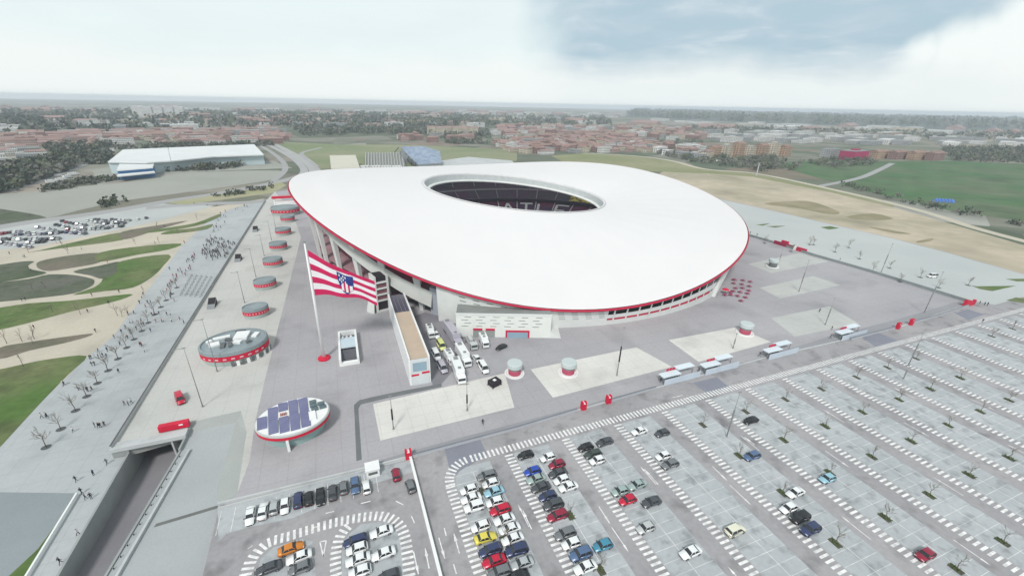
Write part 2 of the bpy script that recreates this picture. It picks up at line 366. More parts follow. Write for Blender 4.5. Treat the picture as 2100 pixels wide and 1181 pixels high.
# road dashes and long arrows left of and right of the barrier
for (u0, v0, u1, v1, arrow) in ((640, 1082, 655, 1078, 0), (668, 1052, 685, 1048, 0), (740, 1032, 760, 1027, 0), (812, 1027, 828, 1035, 0), (844, 1058, 850, 1072, 0), (508, 1125, 518, 1118, 0),
        (848, 1130, 858, 1176, -1), (872, 1124, 880, 1165, 1), (900, 1102, 912, 1144, -1), (931, 1094, 942, 1134, 1), (911, 1082, 915, 1098, 0), (930, 1156, 936, 1176, 0),
        (1072, 1046, 1090, 1084, 1), (1228, 1038, 1250, 1072, -1), (1322, 962, 1350, 993, 1), (1461, 956, 1490, 984, -1), (1527, 896, 1548, 912, 1),
        (1380, 815, 1400, 810, 0), (1405, 818, 1420, 812, 0)):
    a, b = G(u0, v0), G(u1, v1); d = (b - a).normalized(); n = Vector((-d.y, d.x, 0))
    mk.add([tuple(q + Vector((0, 0, .024))) for q in (a - n * .11, b - n * .11, b + n * .11, a + n * .11)], [(0, 1, 2, 3)])
    if arrow:
        tip = a if arrow > 0 else b; dd = (a - b).normalized() if arrow > 0 else (b - a).normalized()
        c = tip - dd * 1.6
        mk.add([tuple(q + Vector((0, 0, .027))) for q in (c - n * .32, c + n * .32, tip + dd * .2)], [(0, 1, 2)])
a = G(661, 1109); b = G(664, 1140)   # give-way triangle
tri = [G(656, 1110), G(669, 1108), G(663, 1140)]
for i in range(3):
    p, q = tri[i], tri[(i + 1) % 3]; d = (q - p).normalized(); n = Vector((-d.y, d.x, 0)) * .12
    mk.add([tuple(w + Vector((0, 0, .023))) for w in (p - n, q - n, q + n, p + n)], [(0, 1, 2, 3)])
deco(mk.build('parking_markings', paint), kind='structure')
deco(mk2.build('parking_markings', mat('faded_paint', (.74, .75, .75), (.47, .49, .50), scale=.35, width=.3, fine=.06)), kind='structure')
# kerb: a real step along the plaza side of the road
kb = MB()
kl = [(-31.2, 80.9), (8.7, 81.4), (59, 83.8), (88, 85.1), (132, 86.7), (205, 86.0), (262, 89.8)]
for a, b in zip(kl, kl[1:]):
    kb.add([(a[0], a[1] - .45, .13), (b[0], b[1] - .45, .13), (b[0], b[1], .13), (a[0], a[1], .13), (a[0], a[1] - .45, 0), (b[0], b[1] - .45, 0), (b[0], b[1], 0), (a[0], a[1], 0)], [(0, 1, 2, 3), (4, 5, 1, 0), (7, 3, 2, 6)])
deco(kb.build('kerb', conc), kind='structure')
# ---- lower level, left of the long wall
prom_m = mat('promenade_paving', (.43, .455, .465), (.375, .40, .41), scale=.02, width=.35, fine=.09, fscale=1.0, joints=5, stain=(.08, .12))
prom = P([(-40, 960), (40, 868), (180, 731), (232, 690), (262, 648), (330, 560), (372, 505), (420, 460), (470, 430), (545, 409)], LO)
prom += [Vector((-53.9, 412, 0)), Vector((-58.9, 107.9, 0)), Vector((-55.5, 107.9, 0)), Vector((-56.5, 70, 0)), Vector((-57.6, 25, 0)), Vector((-130, 25, 0)), Vector((-130, 90, 0))]
flat('park_ground', P([(-120, 1010), (-60, 500), (0, 506), (150, 470), (330, 428), (440, 424), (545, 407), (470, 434), (420, 462), (372, 508), (330, 565), (262, 652), (232, 694), (180, 735), (40, 872), (-40, 964)], LO), LO + .02, sand_p)
flat('promenade', prom, LO + .03, prom_m)
lower = P([(-60, 1008), (160, 1011), (150, 1026), (92, 1118), (25, 1182), (-60, 1240)], LO)
flat('promenade', lower, LO + .036, mat('terrace_paving', (.27, .305, .32), (.22, .25, .265), scale=.05, width=.4))
flat('grass_bank', P([(160, 1018), (120, 1068), (78, 1125), (8, 1190), (52, 1190), (100, 1112), (133, 1060)], LO), LO + .042, green)
GR = [('g2', [(0, 757), (60, 744), (110, 735), (178, 730), (140, 768), (80, 830), (0, 917), (-60, 980), (-60, 765)], 0),
      ('g2', [(0, 713), (50, 703), (110, 694), (187, 684), (178, 691), (130, 704), (60, 719), (0, 736)], 2),
      ('g1', [(0, 631), (60, 622), (150, 616), (265, 603), (258, 611), (220, 622), (150, 638), (60, 662), (0, 676), (-40, 680), (-40, 634)], 0),
      ('g2', [(0, 579), (60, 572), (100, 563), (150, 564), (186, 571), (194, 577), (186, 588), (150, 602), (80, 611), (0, 619), (-40, 622), (-40, 584)], 1),
      ('g2', [(0, 543), (40, 537), (70, 536), (58, 545), (66, 553), (96, 560), (50, 571), (0, 579), (-40, 586), (-40, 548)], 1),
      ('g3', [(75, 545), (82, 536), (130, 526), (205, 519), (205, 538), (150, 549), (102, 556), (82, 552)], 2),
      ('g1', [(205, 518), (300, 504), (372, 500), (345, 512), (280, 523), (205, 537)], 0),
      ('g3', [(150, 557), (205, 545), (248, 537), (240, 560), (212, 572), (185, 565)], 1),
      ('g1', [(248, 536), (346, 522), (335, 545), (312, 568), (272, 590), (215, 597), (150, 605), (192, 590), (208, 578), (212, 572), (240, 559)], 0),
      ('g1', [(30, 523), (80, 514), (160, 495), (250, 477), (252, 492), (160, 505), (80, 515)], 0),
      ('g3', [(250, 476), (320, 463), (385, 453), (320, 472), (285, 484), (252, 491)], 2),
      ('g1', [(290, 478), (340, 468), (400, 458), (448, 440), (447, 447), (400, 464), (330, 475)], 0),
      ('g1', [(350, 473), (400, 468), (436, 460), (425, 470), (380, 477), (330, 481)], 0)]
for gi, (nm, q, k) in enumerate(GR):
    flat('lawn', [tuple(G(u, v, LO))[:2] for u, v in smoothpx(q, 3)], LO + .05 + gi * .006, (green, greend, brown)[k])
flat('lot_pavement', P([(-60, 470), (60, 455), (160, 440), (250, 429), (330, 418), (440, 422), (330, 452), (240, 472), (140, 492), (60, 508), (-60, 516)], LO), LO + .046, mat('lot_gravel', (.47, .49, .48), (.40, .42, .42), scale=.03, width=.4))
flat('bare_field', [tuple(G(u, v, LO))[:2] for u, v in smoothpx([(-40, 402), (60, 394), (160, 383), (260, 373), (328, 358), (450, 352), (520, 350), (585, 352), (560, 368), (480, 381), (350, 399), (250, 413), (160, 432), (95, 447), (40, 438), (-40, 430)], 3)], LO + .065, greyf)
flat('grass_bank', [tuple(G(u, v, LO))[:2] for u, v in smoothpx([(-40, 428), (30, 433), (95, 446), (60, 455), (-40, 470)], 3)], LO + .07, greend)
def roadpx(px, w, z, mt, name='road', lo=LO): 
    pts = smoothpx([tuple(G(u, v, lo))[:2] for u, v in px], 6, False); flat(name, strip(pts, w), z, mt)
farroad = mat('far_road', (.36, .36, .36), (.31, .31, .31), scale=.02)
roadpx([(-60, 476), (60, 456), (160, 443), (260, 428), (350, 412), (450, 397), (540, 380), (600, 366), (640, 352)], 14, LO + .08, farroad)
roadpx([(300, 427), (400, 419), (500, 416), (560, 410)], 12, LO + .085, farroad)
flat('grass_bank', P([(340, 416), (430, 402), (520, 388), (575, 374), (588, 380), (560, 396), (480, 407), (380, 420)], LO), LO + .09, mat('dry_grass', (.30, .31, .17), (.36, .34, .22), scale=.05, width=.3, fine=.2))
# back right: sand, tracks, fields
SANDT = [(1361, 352), (1450, 355), (1544, 362), (1620, 376), (1696, 392), (1833, 425), (1960, 462), (2140, 515)]
SB2 = [(2140, 590), (1948, 521), (1833, 491), (1681, 456), (1567, 430), (1464, 407), (1395, 387), (1340, 362)]
flat('sand_field', P(SANDT + SB2, LO), LO + .03, sand_f)
for q in ([(1567, 418), (1640, 412), (1680, 418), (1722, 436), (1700, 440), (1640, 428)], [(1735, 445), (1790, 438), (1832, 449), (1780, 452)], [(1880, 495), (1912, 489), (1910, 494), (1885, 498)], [(1780, 465), (1850, 476), (1868, 480), (1830, 478)]):
    flat('scrub_patch', [tuple(G(u, v, LO))[:2] for u, v in smoothpx(q, 3)], LO + .06, mat('scrub', (.22, .20, .11), (.30, .26, .17), scale=.05, width=.3, fine=.2))
flat('grass_bank', P([(1130, 320), (1200, 314), (1300, 320), (1376, 331), (1445, 347), (1548, 357), (1681, 384), (1833, 420), (1833, 426), (1696, 393), (1544, 363), (1450, 356), (1361, 353), (1180, 345)], LO), LO + .05, mat('slope_grass', (.20, .22, .10), (.28, .27, .16), scale=.01, width=.3, fine=.2, fscale=.1))
flat('grass_field', P([(560, 290), (700, 297), (820, 297), (900, 300), (1060, 308), (1060, 330), (900, 345), (640, 347), (600, 320)], LO), LO + .02, mat('valley_grass', (.17, .21, .10), (.26, .26, .16), scale=.006, width=.3, fine=.2, fscale=.1))
flat('grass_field', P([(1590, 335), (1700, 330), (1948, 331), (2140, 338), (2140, 460), (1948, 432), (1850, 408), (1795, 397), (1740, 383), (1680, 366), (1620, 348)], LO), LO + .04, field)
roadpx([(1180, 314), (1300, 320), (1376, 330), (1445, 347), (1548, 356), (1681, 383), (1871, 428), (2000, 468), (2140, 505)], 9, LO + .10, mat('track', (.52, .48, .38), (.45, .42, .34), scale=.05), 'track')
roadpx([(1681, 382), (1760, 366), (1800, 350), (1830, 335)], 8, LO + .09, farroad)
hwy = mat('motorway', (.40, .40, .40), (.34, .34, .34), scale=.05)
roadpx([(534, 288), (556, 300), (590, 318), (612, 334), (624, 350), (612, 364)], 9, LO + .11, hwy)
roadpx([(548, 288), (574, 302), (606, 320), (632, 338), (642, 352), (638, 364)], 9, LO + .114, hwy)
roadpx([(560, 293), (600, 313), (634, 333), (654, 350), (654, 360)], 6, LO + .118, hwy)
roadpx([(528, 296), (556, 312), (580, 332), (584, 350), (560, 372)], 7, LO + .122, farroad)
roadpx([(660, 303), (630, 310), (618, 316), (632, 328), (650, 342)], 7, LO + .126, farroad)
pw = mat('plateau_wood', (.045, .065, .055), (.09, .11, .085), scale=.004, width=.4, fine=.3, fscale=.02)
flat('hills', P([(1290, 225), (1400, 226.5), (1600, 231), (2140, 241), (2140, 270), (1900, 264), (1700, 257), (1500, 250), (1380, 246), (1280, 240)], LO), LO + .3, pw)
flat('hills', P([(560, 262), (760, 258), (1000, 262), (1010, 284), (900, 282), (780, 278), (620, 284)], LO), LO + .3, mat('rise_wood', (.07, .095, .06), (.13, .14, .095), scale=.006, width=.4, fine=.3, fscale=.03))
roadpx([(0, 395), (80, 370), (150, 345), (200, 322), (230, 305)], 14, LO + .1, farroad)
flat('paved_area', P([(905, 330), (960, 322), (1050, 330), (1060, 342), (900, 346)], LO), LO + .13, conc)
flat('paved_area', P([(190, 350), (260, 335), (560, 330), (600, 345), (470, 350), (330, 357), (200, 380)], LO), LO + .05, greyf)
# right promenade (paler) beyond the fence
rp = P([(1500, 468), (1535, 480), (1660, 518), (1790, 557), (1990, 616), (2040, 625), (2160, 592), (2100, 563), (1948, 520), (1833, 490), (1681, 455), (1567, 429), (1464, 406)])
flat('promenade', rp, .010, mat('right_promenade', (.47, .50, .49), (.42, .45, .445), scale=.02, width=.35))
for q in ([(1990, 585), (2003, 587), (2084, 586), (2035, 597), (2010, 593)], [(2062, 572), (2140, 571), (2140, 578), (2085, 577)], [(2063, 616), (2083, 610), (2140, 616), (2140, 628), (2100, 621)], [(1682, 466), (1703, 464), (1722, 468), (1700, 471)], [(1570, 464), (1612, 463), (1590, 467)], [(1550, 461), (1580, 458), (1565, 463)]):
    flat('lawn', P(q), .02, green)
#SECTION ramp
rw = mat('ramp_concrete', (.33, .35, .345), (.27, .285, .285), scale=.15, width=.4)
rl = mat('ramp_road', (.25, .245, .26), (.20, .195, .21), scale=.06, width=.4)
def rz(y): return -3.2 - (max(y, 25) - 25) / 80 * 4.3 if y < 105 else -7.5
mb = MB()
ys = [25, 50, 72.3, 90, 103.5, 112, 140]
def lx(y): return -57.5 + (y - 25) / 45 * 1.1 if y < 70 else (-56.4 + (y - 70) / 42 * 1.0 if y < 112 else -55.4)
def rx(y): return -54.5 + (y - 25) / 47.3 * 6.4 if y < 72.3 else (-48.1 + (y - 72.3) / 31.2 * 4.2 if y < 103.5 else -43.9 + min((y - 103.5) / 8.5, 1) * .5)
for a, b in zip(ys, ys[1:]): mb.quad((lx(a), a, rz(a)), (rx(a), a, rz(a)), (rx(b), b, rz(b)), (lx(b), b, rz(b)))
deco(mb.build('road', rl), kind='structure')
wl = thing('retaining_wall', 'pale concrete retaining wall along the left side of the sunken road ramp', 'wall', (-56, 70, LO))
mb = MB()
for a, b in zip(ys[:-1], ys[1:]):
    t0 = LO + .9 if b <= 112 else -.3
    mb.loft([[(lx(y), y, rz(y) - .3), (lx(y), y, t0), (lx(y) - .45, y, t0), (lx(y) - .45, y, rz(y) - .3)] for y in (a, b)])
o = mb.build('wall', rw, wl); o.matrix_parent_inverse = Matrix.Translation((56, -70, -LO))
wr = thing('retaining_wall', 'pale concrete retaining wall along the right side of the sunken road ramp', 'wall', (-47, 70, -1.2))
mb = MB()
for a, b in zip(ys[:-1], ys[1:]):
    t0 = -.9 if b <= 104 else -.3
    mb.loft([[(rx(y) + .45, y, rz(y) - .3), (rx(y) + .45, y, t0), (rx(y), y, t0), (rx(y), y, rz(y) - .3)] for y in (a, b)])
o = mb.build('wall', rw, wr); o.matrix_parent_inverse = Matrix.Translation((47, -70, 1.2))
mb = MB(); mb.quad((-56, 140, -8), (-43, 140, -8), (-43, 140, 0), (-56, 140, 0)); deco(mb.build('tunnel_end', rw), kind='structure')
mb = MB(); mb.quad((-55.8, 112, -.35), (-43.2, 112, -.35), (-43.2, 140, -.35), (-55.8, 140, -.35)); deco(mb.build('tunnel_soffit', rw), kind='structure')
# portal beam across the mouth, divider wall
pt = thing('tunnel_portal', 'white concrete beam and divider at the mouth of the underground road tunnel', 'tunnel portal', (-50, 110, 0))
mb = MB(); mb.box(-9.0, 6.8, -2.3, .4, -.7, .35, 0).box(-9.0, -5.6, -2.0, .3, -2.6, -.7, 1)
mb.build('beam', [conc, rw], pt, loc=(0, 0, 0))
mb = MB(); mb.loft([[(3.2, -1.9, -7.4), (3.6, -1.9, -7.4), (3.6, -1.9, -.7), (3.2, -1.9, -.7)], [(3.2, 14, -7.4), (3.6, 14, -7.4), (3.6, 14, -.7), (3.2, 14, -.7)]])
mb.build('divider_wall', conc, pt)
mb = MB(); mb.box(-1.9, 2.4, 3.2, 3.4, -1.7, -.9); mb.build('sign_panel', mat('red_paint', (.62, .012, .05), (.52, .01, .04), scale=.5, rough=.5, fine=.05), pt)
red = MATS['red_paint']
# forecourt right of the ramp, 1.2 m below the plaza, with banks
FC = -1.2
fin = [tuple(G(*p, FC))[:2] for p in ((447, 1036), (446, 1000), (484, 866), (393, 884))]
fc = [(-43.4, 110.2), (-43.5, 103.5), (-47.6, 72.3), (-54.0, 25), (-31.05, 25), (-31.25, 80.2)] + [fin[0], fin[1], fin[2], fin[3]]
flat('forecourt_pavement', fc, FC, mat('forecourt_concrete', (.41, .435, .44), (.345, .37, .38), scale=.04, width=.4))
mb = MB(); fo = [fore_out[0], fore_out[1], fore_out[2], fore_out[3], fore_out[4]]
mb.quad((*fin[0], FC), (*fo[0], 0), (*fo[1], 0), (*fin[1], FC)); mb.quad((*fin[1], FC), (*fo[1], 0), (*fo[2], 0), (*fin[2], FC))
mb.add([(*fin[2], FC), (*fo[2], 0), (*fo[3], 0)], [(0, 1, 2)]); mb.quad((*fin[2], FC), (*fo[3], 0), (*fo[4], 0), (*fin[3], FC)); mb.add([(*fin[3], FC), (*fo[4], 0), (-43.4, 110.2, 0), (-43.4, 110.2, FC)], [(0, 1, 2, 3)])
mb.add([(*fin[0], FC), (-31.2, 80.2, 0), (*fo[0], 0)], [(0, 1, 2)])
deco(mb.build('bank', mat('bank_concrete', (.36, .385, .37), (.31, .33, .32), scale=.1)), kind='structure')
mb = MB(); a, b = G(315, 1081, FC), G(445, 1042, FC); n = Vector((.25, 1, 0)).normalized()
flat('drain_slot', [a[:2], b[:2], (b + n * .9)[:2], (a + n * .9)[:2]], FC + .01, mat('slot_dark', (.16, .165, .16), (.13, .135, .13), scale=.5))
#SECTION stadium
SCX, SCY, SA, SB, SROT = 110.23, 250.17, 130.45, 127.81, R_(4.06)
def rimz(t): return 26.94 - 2.47 * math.cos(t) + 9.97 * math.sin(t) + 7.67 * math.cos(2 * t) - .59 * math.sin(2 * t) - 2.29 * math.cos(3 * t) + .13 * math.sin(3 * t) - .07 * math.cos(4 * t) + .96 * math.sin(4 * t)
def el(t, s, dz=None, z=None):
    x = SA * s * math.cos(t); y = SB * s * math.sin(t); c, q = math.cos(SROT), math.sin(SROT)
    return Vector((SCX + x * c - y * q, SCY + x * q + y * c, (rimz(t) + dz) if z is None else z))
def openp(t, k=1.0, dz=0.0):
    return Vector((105 + 56.3 * k * math.cos(t), 243 + 44 * k * math.sin(t), 30.8 - 5.5 * math.cos(t) + 3.2 * math.sin(t) + dz))
st = thing('stadium', 'vast oval stadium with a white membrane roof, red rim and oval opening', 'stadium', (SCX, SCY, 0))
sinv = Matrix.Translation((-SCX, -SCY, 0))
def sp(mb, name, mats, smooth=False, parent=None):
    o = mb.build(name, mats, parent or st, smooth)
    if parent is None: o.matrix_parent_inverse = sinv
    return o
roof_m = mat('roof_membrane', (.91, .90, .90), (.88, .875, .875), scale=.05, fine=.01, rough=.7, spec=.2)
def translucent(m, c, f):     # a woven membrane lets part of the daylight through
    n = m.node_tree.nodes; l = m.node_tree.links; o = n['Material Output']; b = n['Principled BSDF']; t = n.new('ShaderNodeBsdfTranslucent'); t.inputs['Color'].default_value = (*c, 1)
    x = n.new('ShaderNodeMixShader'); x.inputs[0].default_value = f; l.new(b.outputs[0], x.inputs[1]); l.new(t.outputs[0], x.inputs[2]); l.new(x.outputs[0], o.inputs['Surface'])
translucent(roof_m, (.85, .85, .85), .22)
white_m = mat('white_cladding', (.70, .72, .70), (.62, .65, .63), scale=.2, width=.4, fine=.04)
rim_m = mat('rim_red', (.55, .02, .07), (.45, .015, .055), scale=.3, rough=.5)
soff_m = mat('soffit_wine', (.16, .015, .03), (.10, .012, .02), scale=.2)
NT = 180
TT = [2 * math.pi * i / NT for i in range(NT + 1)]
def band(mb, f0, f1, t0=0, t1=360, mi=0, steps=None):
    n = steps or max(2, int(abs(t1 - t0) / 2)); pts = [R_(t0 + (t1 - t0) * i / n) for i in range(n + 1)]
    for a, b in zip(pts, pts[1:]): mb.quad(f0(a), f0(b), f1(b), f1(a), mi)
    return mb
# roof: from the outer rim to the opening, with faint radial folds
mb = MB(); rings = []
for k in range(13):
    f = k / 12; rr = []
    for i in range(NT):
        t = TT[i]; a = el(t, 1.0, 0); b = openp(t - R_(0), 1.0)
        # match angle so radial lines stay straight
        p = a.lerp(b, f); p.z += math.sin(math.pi * f) * 0.6 + (.10 * math.cos(t * 45)) * math.sin(math.pi * f); rr.append(p)
    rings.append(rr)
mb.loft(rings, caps=False)
sp(mb, 'roof', roof_m, True)
mb = MB()
mb.loft([[el(t, 1.003, -.1) for t in TT[:-1]], [el(t, 1.006, -.5) for t in TT[:-1]], [el(t, 1.004, -1.0) for t in TT[:-1]], [el(t, .992, -1.3) for t in TT[:-1]]], caps=False)
sp(mb, 'roof_rim', rim_m, True)
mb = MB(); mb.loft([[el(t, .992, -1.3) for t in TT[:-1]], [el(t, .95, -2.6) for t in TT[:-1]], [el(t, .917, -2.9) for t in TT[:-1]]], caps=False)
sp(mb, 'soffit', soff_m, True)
# ring girder round the opening
mb = MB(); tt = TT[:-1]
mb.loft([[openp(t, 1.0, .0) for t in tt], [openp(t, 1.012, .35) for t in tt], [openp(t, 1.0, .55) for t in tt], [openp(t, .985, .35) for t in tt], [openp(t, .983, -.5) for t in tt]], caps=False)
lip = sp(mb, 'opening_edge', mat('edge_white', (.68, .68, .685), scale=.3, fine=.02), True)
mb = MB(); mb.loft([[openp(t, .983, -.4) for t in tt], [openp(t, .965, -3.9) for t in tt]], caps=False)
sp(mb, 'opening_girder', mat('girder_grey', (.50, .53, .53), (.42, .45, .45), scale=.4, width=.4))
mb = MB()
mb.loft([[openp(t, .967, -3.7) for t in tt], [openp(t, .945, -3.8) for t in tt], [openp(t, .935, -4.3) for t in tt], [openp(t, .945, -4.9) for t in tt], [openp(t, .97, -4.9) for t in tt]], caps=False)
sp(mb, 'girder_lip', white_m, True)
# ---- seating bowl
BC = Vector((108, 250, 0))
def roofz(x, y):
    c, q = math.cos(-SROT), math.sin(-SROT); dx, dy = x - SCX, y - SCY; X = (dx * c - dy * q) / SA; Y = (dx * q + dy * c) / SB
    t = math.atan2(Y, X); r = math.hypot(X, Y); f = min(max((1 - r) / .62, 0), 1)
    return rimz(t) * (1 - f) + openp(t).z * f
def bowl(t, off, z):
    x, y = BC.x + (11 + off) * math.cos(t), BC.y + off * math.sin(t)
    r = math.hypot((x - SCX) / SA, (y - SCY) / SB)
    if r > .87: x, y = SCX + (x - SCX) * .87 / r, SCY + (y - SCY) * .87 / r
    return Vector((x, y, min(z, roofz(x, y) - 4.2)))
seat_m = mat('seats_plum', (.13, .08, .16), (.26, .05, .12), scale=.06, width=.25, fine=.5, fscale=1.2)
seat_u = mat('seats_dark', (.12, .13, .16), (.17, .10, .16), scale=.05, width=.3, fine=.5, fscale=1.2)
crowd_m = mat('seats_crowd', (.75, .68, .10), (.22, .16, .08), scale=.35, width=.12, fine=.5, fscale=2)
rail_m = mat('rail_grey', (.42, .42, .44), scale=.3)
def onlow(t, f, up=.12):
    p = bowl(t, 71 + 20 * f, -4 + 9 * f); p.z += up + .35; return p
def uvlow(u, v):   # pixel of the photograph onto the tier cone -> angle
    best = None
    for i in range(3000):
        t = R_(30 + i * .04)
        p = onlow(t, .5); d = p - Vector((0, 0, H)); c = (d.dot(CX), d.dot(CY), d.dot(CZ))
        q = PPX + FP * c[0] / -c[2]
        if best is None or abs(q - u) < best[0]: best = (abs(q - u), t)
    return best[1]
tA = uvlow(1042, 0); dT = uvlow(1079, 0) - tA
def tier(name, o0, z0, o1, z1, n, mt, aw=.25):
    mb = MB(); rr = []
    for k in range(n + 1):
        o = o0 + (o1 - o0) * k / n; z = z0 + (z1 - z0) * k / n
        rr.append([bowl(t, o, z) for t in tt])
        if k < n: rr.append([bowl(t, o + .05, z + (z1 - z0) / n) for t in tt])
    mb.loft(rr, caps=False)
    for k in range(-20, 21):     # aisles, part of the tier
        t = tA + dT * (k - .5); w = aw / 90; f = lambda a, q: bowl(a, o0 + (o1 - o0) * q, z0 + (z1 - z0) * q + .75)
        mb.quad(f(t - w, 0), f(t + w, 0), f(t + w, 1), f(t - w, 1), 1)
    return sp(mb, name, mt)
low = tier('lower_tier', 71, -4, 91, 5, 14, [seat_m, white_m], .4); low['label'] = 'plum lower seating tier spelling large white letters'
mid = tier('middle_tier', 87, 7, 100, 12, 8, [seat_u, rail_m])
upr = tier('upper_tier', 101, 14, 122, 27, 12, [seat_u, rail_m])
mb = MB(); band(mb, lambda t: bowl(t, 90.8, 4.9), lambda t: bowl(t, 86.5, 5.2)); band(mb, lambda t: bowl(t, 87, 5.1), lambda t: bowl(t, 87, 7.0), mi=0)
sp(mb, 'tier_fascia', mat('fascia_dark', (.03, .025, .04), scale=.3))
mb = MB(); band(mb, lambda t: bowl(t, 100, 12), lambda t: bowl(t, 100.3, 12.9)); band(mb, lambda t: bowl(t, 100.3, 12.9), lambda t: bowl(t, 101, 14), mi=1)
sp(mb, 'box_fascia', [rail_m, seat_u])
# seat lettering  A T L E T I  between aisles on the far lower tier
GL = {'A': [((0, 0), (.5, 1)), ((.5, 1), (1, 0)), ((.2, .35), (.8, .35))], 'T': [((.5, 0), (.5, 1)), ((0, 1), (1, 1))], 'L': [((0, 1), (0, 0)), ((0, 0), (1, 0))],
      'E': [((0, 1), (0, 0)), ((0, 0), (1, 0)), ((0, .5), (.8, .5)), ((0, 1), (1, 1))], 'I': [((.5, 0), (.5, 1))]}
mb = MB()
for k, ch in enumerate('ATLE'):
    mb = MB()
    tc_ = tA + dT * k; hw = abs(dT) * .33
    for (x0, y0), (x1, y1) in GL[ch]:
        def pt_(x, y): return onlow(tc_ - (x - .5) * 2 * hw, .10 + .62 * y, .75)
        n = 5
        for j in range(n):
            a = pt_(x0 + (x1 - x0) * j / n, y0 + (y1 - y0) * j / n); b = pt_(x0 + (x1 - x0) * (j + 1) / n, y0 + (y1 - y0) * (j + 1) / n)
            d = (b - a).normalized(); nn = d.cross(Vector((0, -.4, .9)).normalized()).normalized() * 1.0
            mb.quad(a - nn, a + nn, b + nn, b - nn)
    sp(mb, 'seat_letter', mat('letter_white', (.88, .88, .88), scale=.5), parent=low)
mb = MB(); band(mb, lambda t: bowl(t, 70.9, -3.2), lambda t: bowl(t, 70.6, -5.2)); sp(mb, 'pitch_hoarding', mat('hoarding', (.5, .02, .08), (.6, .6, .6), scale=.08, width=.05, fine=0))
mb = MB(); mb.add([bowl(t, 70.8, -5.2) for t in tt], [tuple(range(NT))]); sp(mb, 'pitch', mat('pitch_grass', (.10, .22, .06), (.08, .17, .05), scale=.3))
# yellow-green banner crowd at the right end of the middle tier
mb = MB(); t0 = uvlow(1160, 0); t1 = uvlow(1225, 0)
for i in range(24):
    a = t0 + (t1 - t0) * i / 24; b = t0 + (t1 - t0) * (i + 1) / 24
    mb.quad(bowl(a, 87, 7.6), bowl(b, 87, 7.6), bowl(b, 99.5, 13), bowl(a, 99.5, 13)); mb.quad(bowl(a, 101, 14.7), bowl(b, 101, 14.7), bowl(b, 112, 21.6), bowl(a, 112, 21.6))
sp(mb, 'yellow_seat_block', crowd_m)
# ---- outside: facade (front), concourse (left), columns, fins
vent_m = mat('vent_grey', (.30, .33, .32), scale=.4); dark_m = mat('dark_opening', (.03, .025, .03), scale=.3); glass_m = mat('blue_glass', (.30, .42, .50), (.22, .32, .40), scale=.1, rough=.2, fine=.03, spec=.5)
mb = MB()
def fac(s0, z0, q):     # point on the leaning facade
    return None
def F(t, q):            # q 0 at ground, 1 under the rim
    top = el(t, .992, -1.25); bot = el(t, .982, z=0); p = bot.lerp(top, q); return p
band(mb, lambda t: F(t, 0), lambda t: F(t, .34), 229, 259); band(mb, lambda t: F(t, .34), lambda t: F(t, 1), 229, 259)
band(mb, lambda t: F(t, .0), lambda t: F(t, .30), 259, 287)
band(mb, lambda t: F(t, .42), lambda t: F(t, .66), 259, 287)
band(mb, lambda t: F(t, .94), lambda t: F(t, 1.0), 259, 287)
FAC = mb
mb = MB(); band(mb, lambda t: el(t, .968, z=0) , lambda t: el(t, .982, -1.6), 258.8, 287); sp(mb, 'window_band', mat('window_dark', (.035, .05, .045), (.06, .08, .07), scale=.3, rough=.25, spec=.5))
mb = MB(); band(mb, lambda t: F(t, .30) + Vector((0, -.05, 0)), lambda t: F(t, .42) + Vector((0, -.05, 0)), 259, 285); sp(mb, 'red_stripe', rim_m)
for k in range(11):
    t = 260 + k * 2.5; 
    for q0, q1 in ((.66, .95), (.28, .44)):
        mb = MB(); mb.quad(F(R_(t), q0) + Vector((0, -.15, 0)), F(R_(t + .35), q0) + Vector((0, -.15, 0)), F(R_(t + .35), q1) + Vector((0, -.15, 0)), F(R_(t), q1) + Vector((0, -.15, 0)))
        sp(mb, 'mullion', white_m)
mb = FAC
for k in range(11):
    for q in (.5, .62, .74, .86):
        t = 233 + k * 2.4 + (q * 7 % 1) * .8
        mb.quad(F(R_(t), q) + Vector((0, -.04, 0)), F(R_(t + 1.1), q) + Vector((0, -.04, 0)), F(R_(t + 1.1), q + .035) + Vector((0, -.04, 0)), F(R_(t), q + .035) + Vector((0, -.04, 0)), 1)
sp(mb, 'facade', [white_m, vent_m])
# bluish closed panel at the left end of the facade
mb = MB(); a0, a1 = G(884, 643), G(919, 653); ra, rb = a0 + Vector((-.3, -.8, 12.0)), a1 + Vector((-.3, -.8, 11.6))
mb.loft([[a0, a1, rb, ra], [a0 + Vector((3, 5, 0)), a1 + Vector((3, 5, 0)), rb + Vector((3, 5, 0)), ra + Vector((3, 5, 0))]]); sp(mb, 'end_panel', mat('blue_grey_panel', (.40, .43, .48), (.36, .39, .44), scale=.2))
# open side, left: ring beam, concourse wall, floors, raking columns
mb = MB(); grn = mat('beam_concrete', (.52, .54, .51), (.44, .47, .45), scale=.15, width=.4)
def gapz(t):
    f = min(max((math.degrees(t) - 192) / 30, 0), 1); return -4.2 - 4.0 * f
def beamz(t):
    d = math.degrees(t); f = min(max((d - 200) / 28, 0), 1); return 3.6 + 2.6 * f
band(mb, lambda t: el(t, .950, gapz(t)), lambda t: el(t, .962, gapz(t) - beamz(t)), 150, 227); band(mb, lambda t: el(t, .962, gapz(t) - beamz(t)), lambda t: el(t, .925, gapz(t) - .2 - beamz(t)), 150, 225.5)
sp(mb, 'ring_beam', grn)
mb = MB(); band(mb, lambda t: el(t, .944, -2.6), lambda t: el(t, .949, gapz(t) - .3), 150, 225.5); sp(mb, 'gap_shade_sheet', mat('gap_shade_wine', (.10, .015, .03), (.04, .012, .02), scale=.1))  # dark sheet under the rim; the shade of the gap is put into its colour
mb = MB(); wall_in = mat('concourse_wine', (.20, .04, .065), (.10, .05, .07), scale=.08, width=.3)
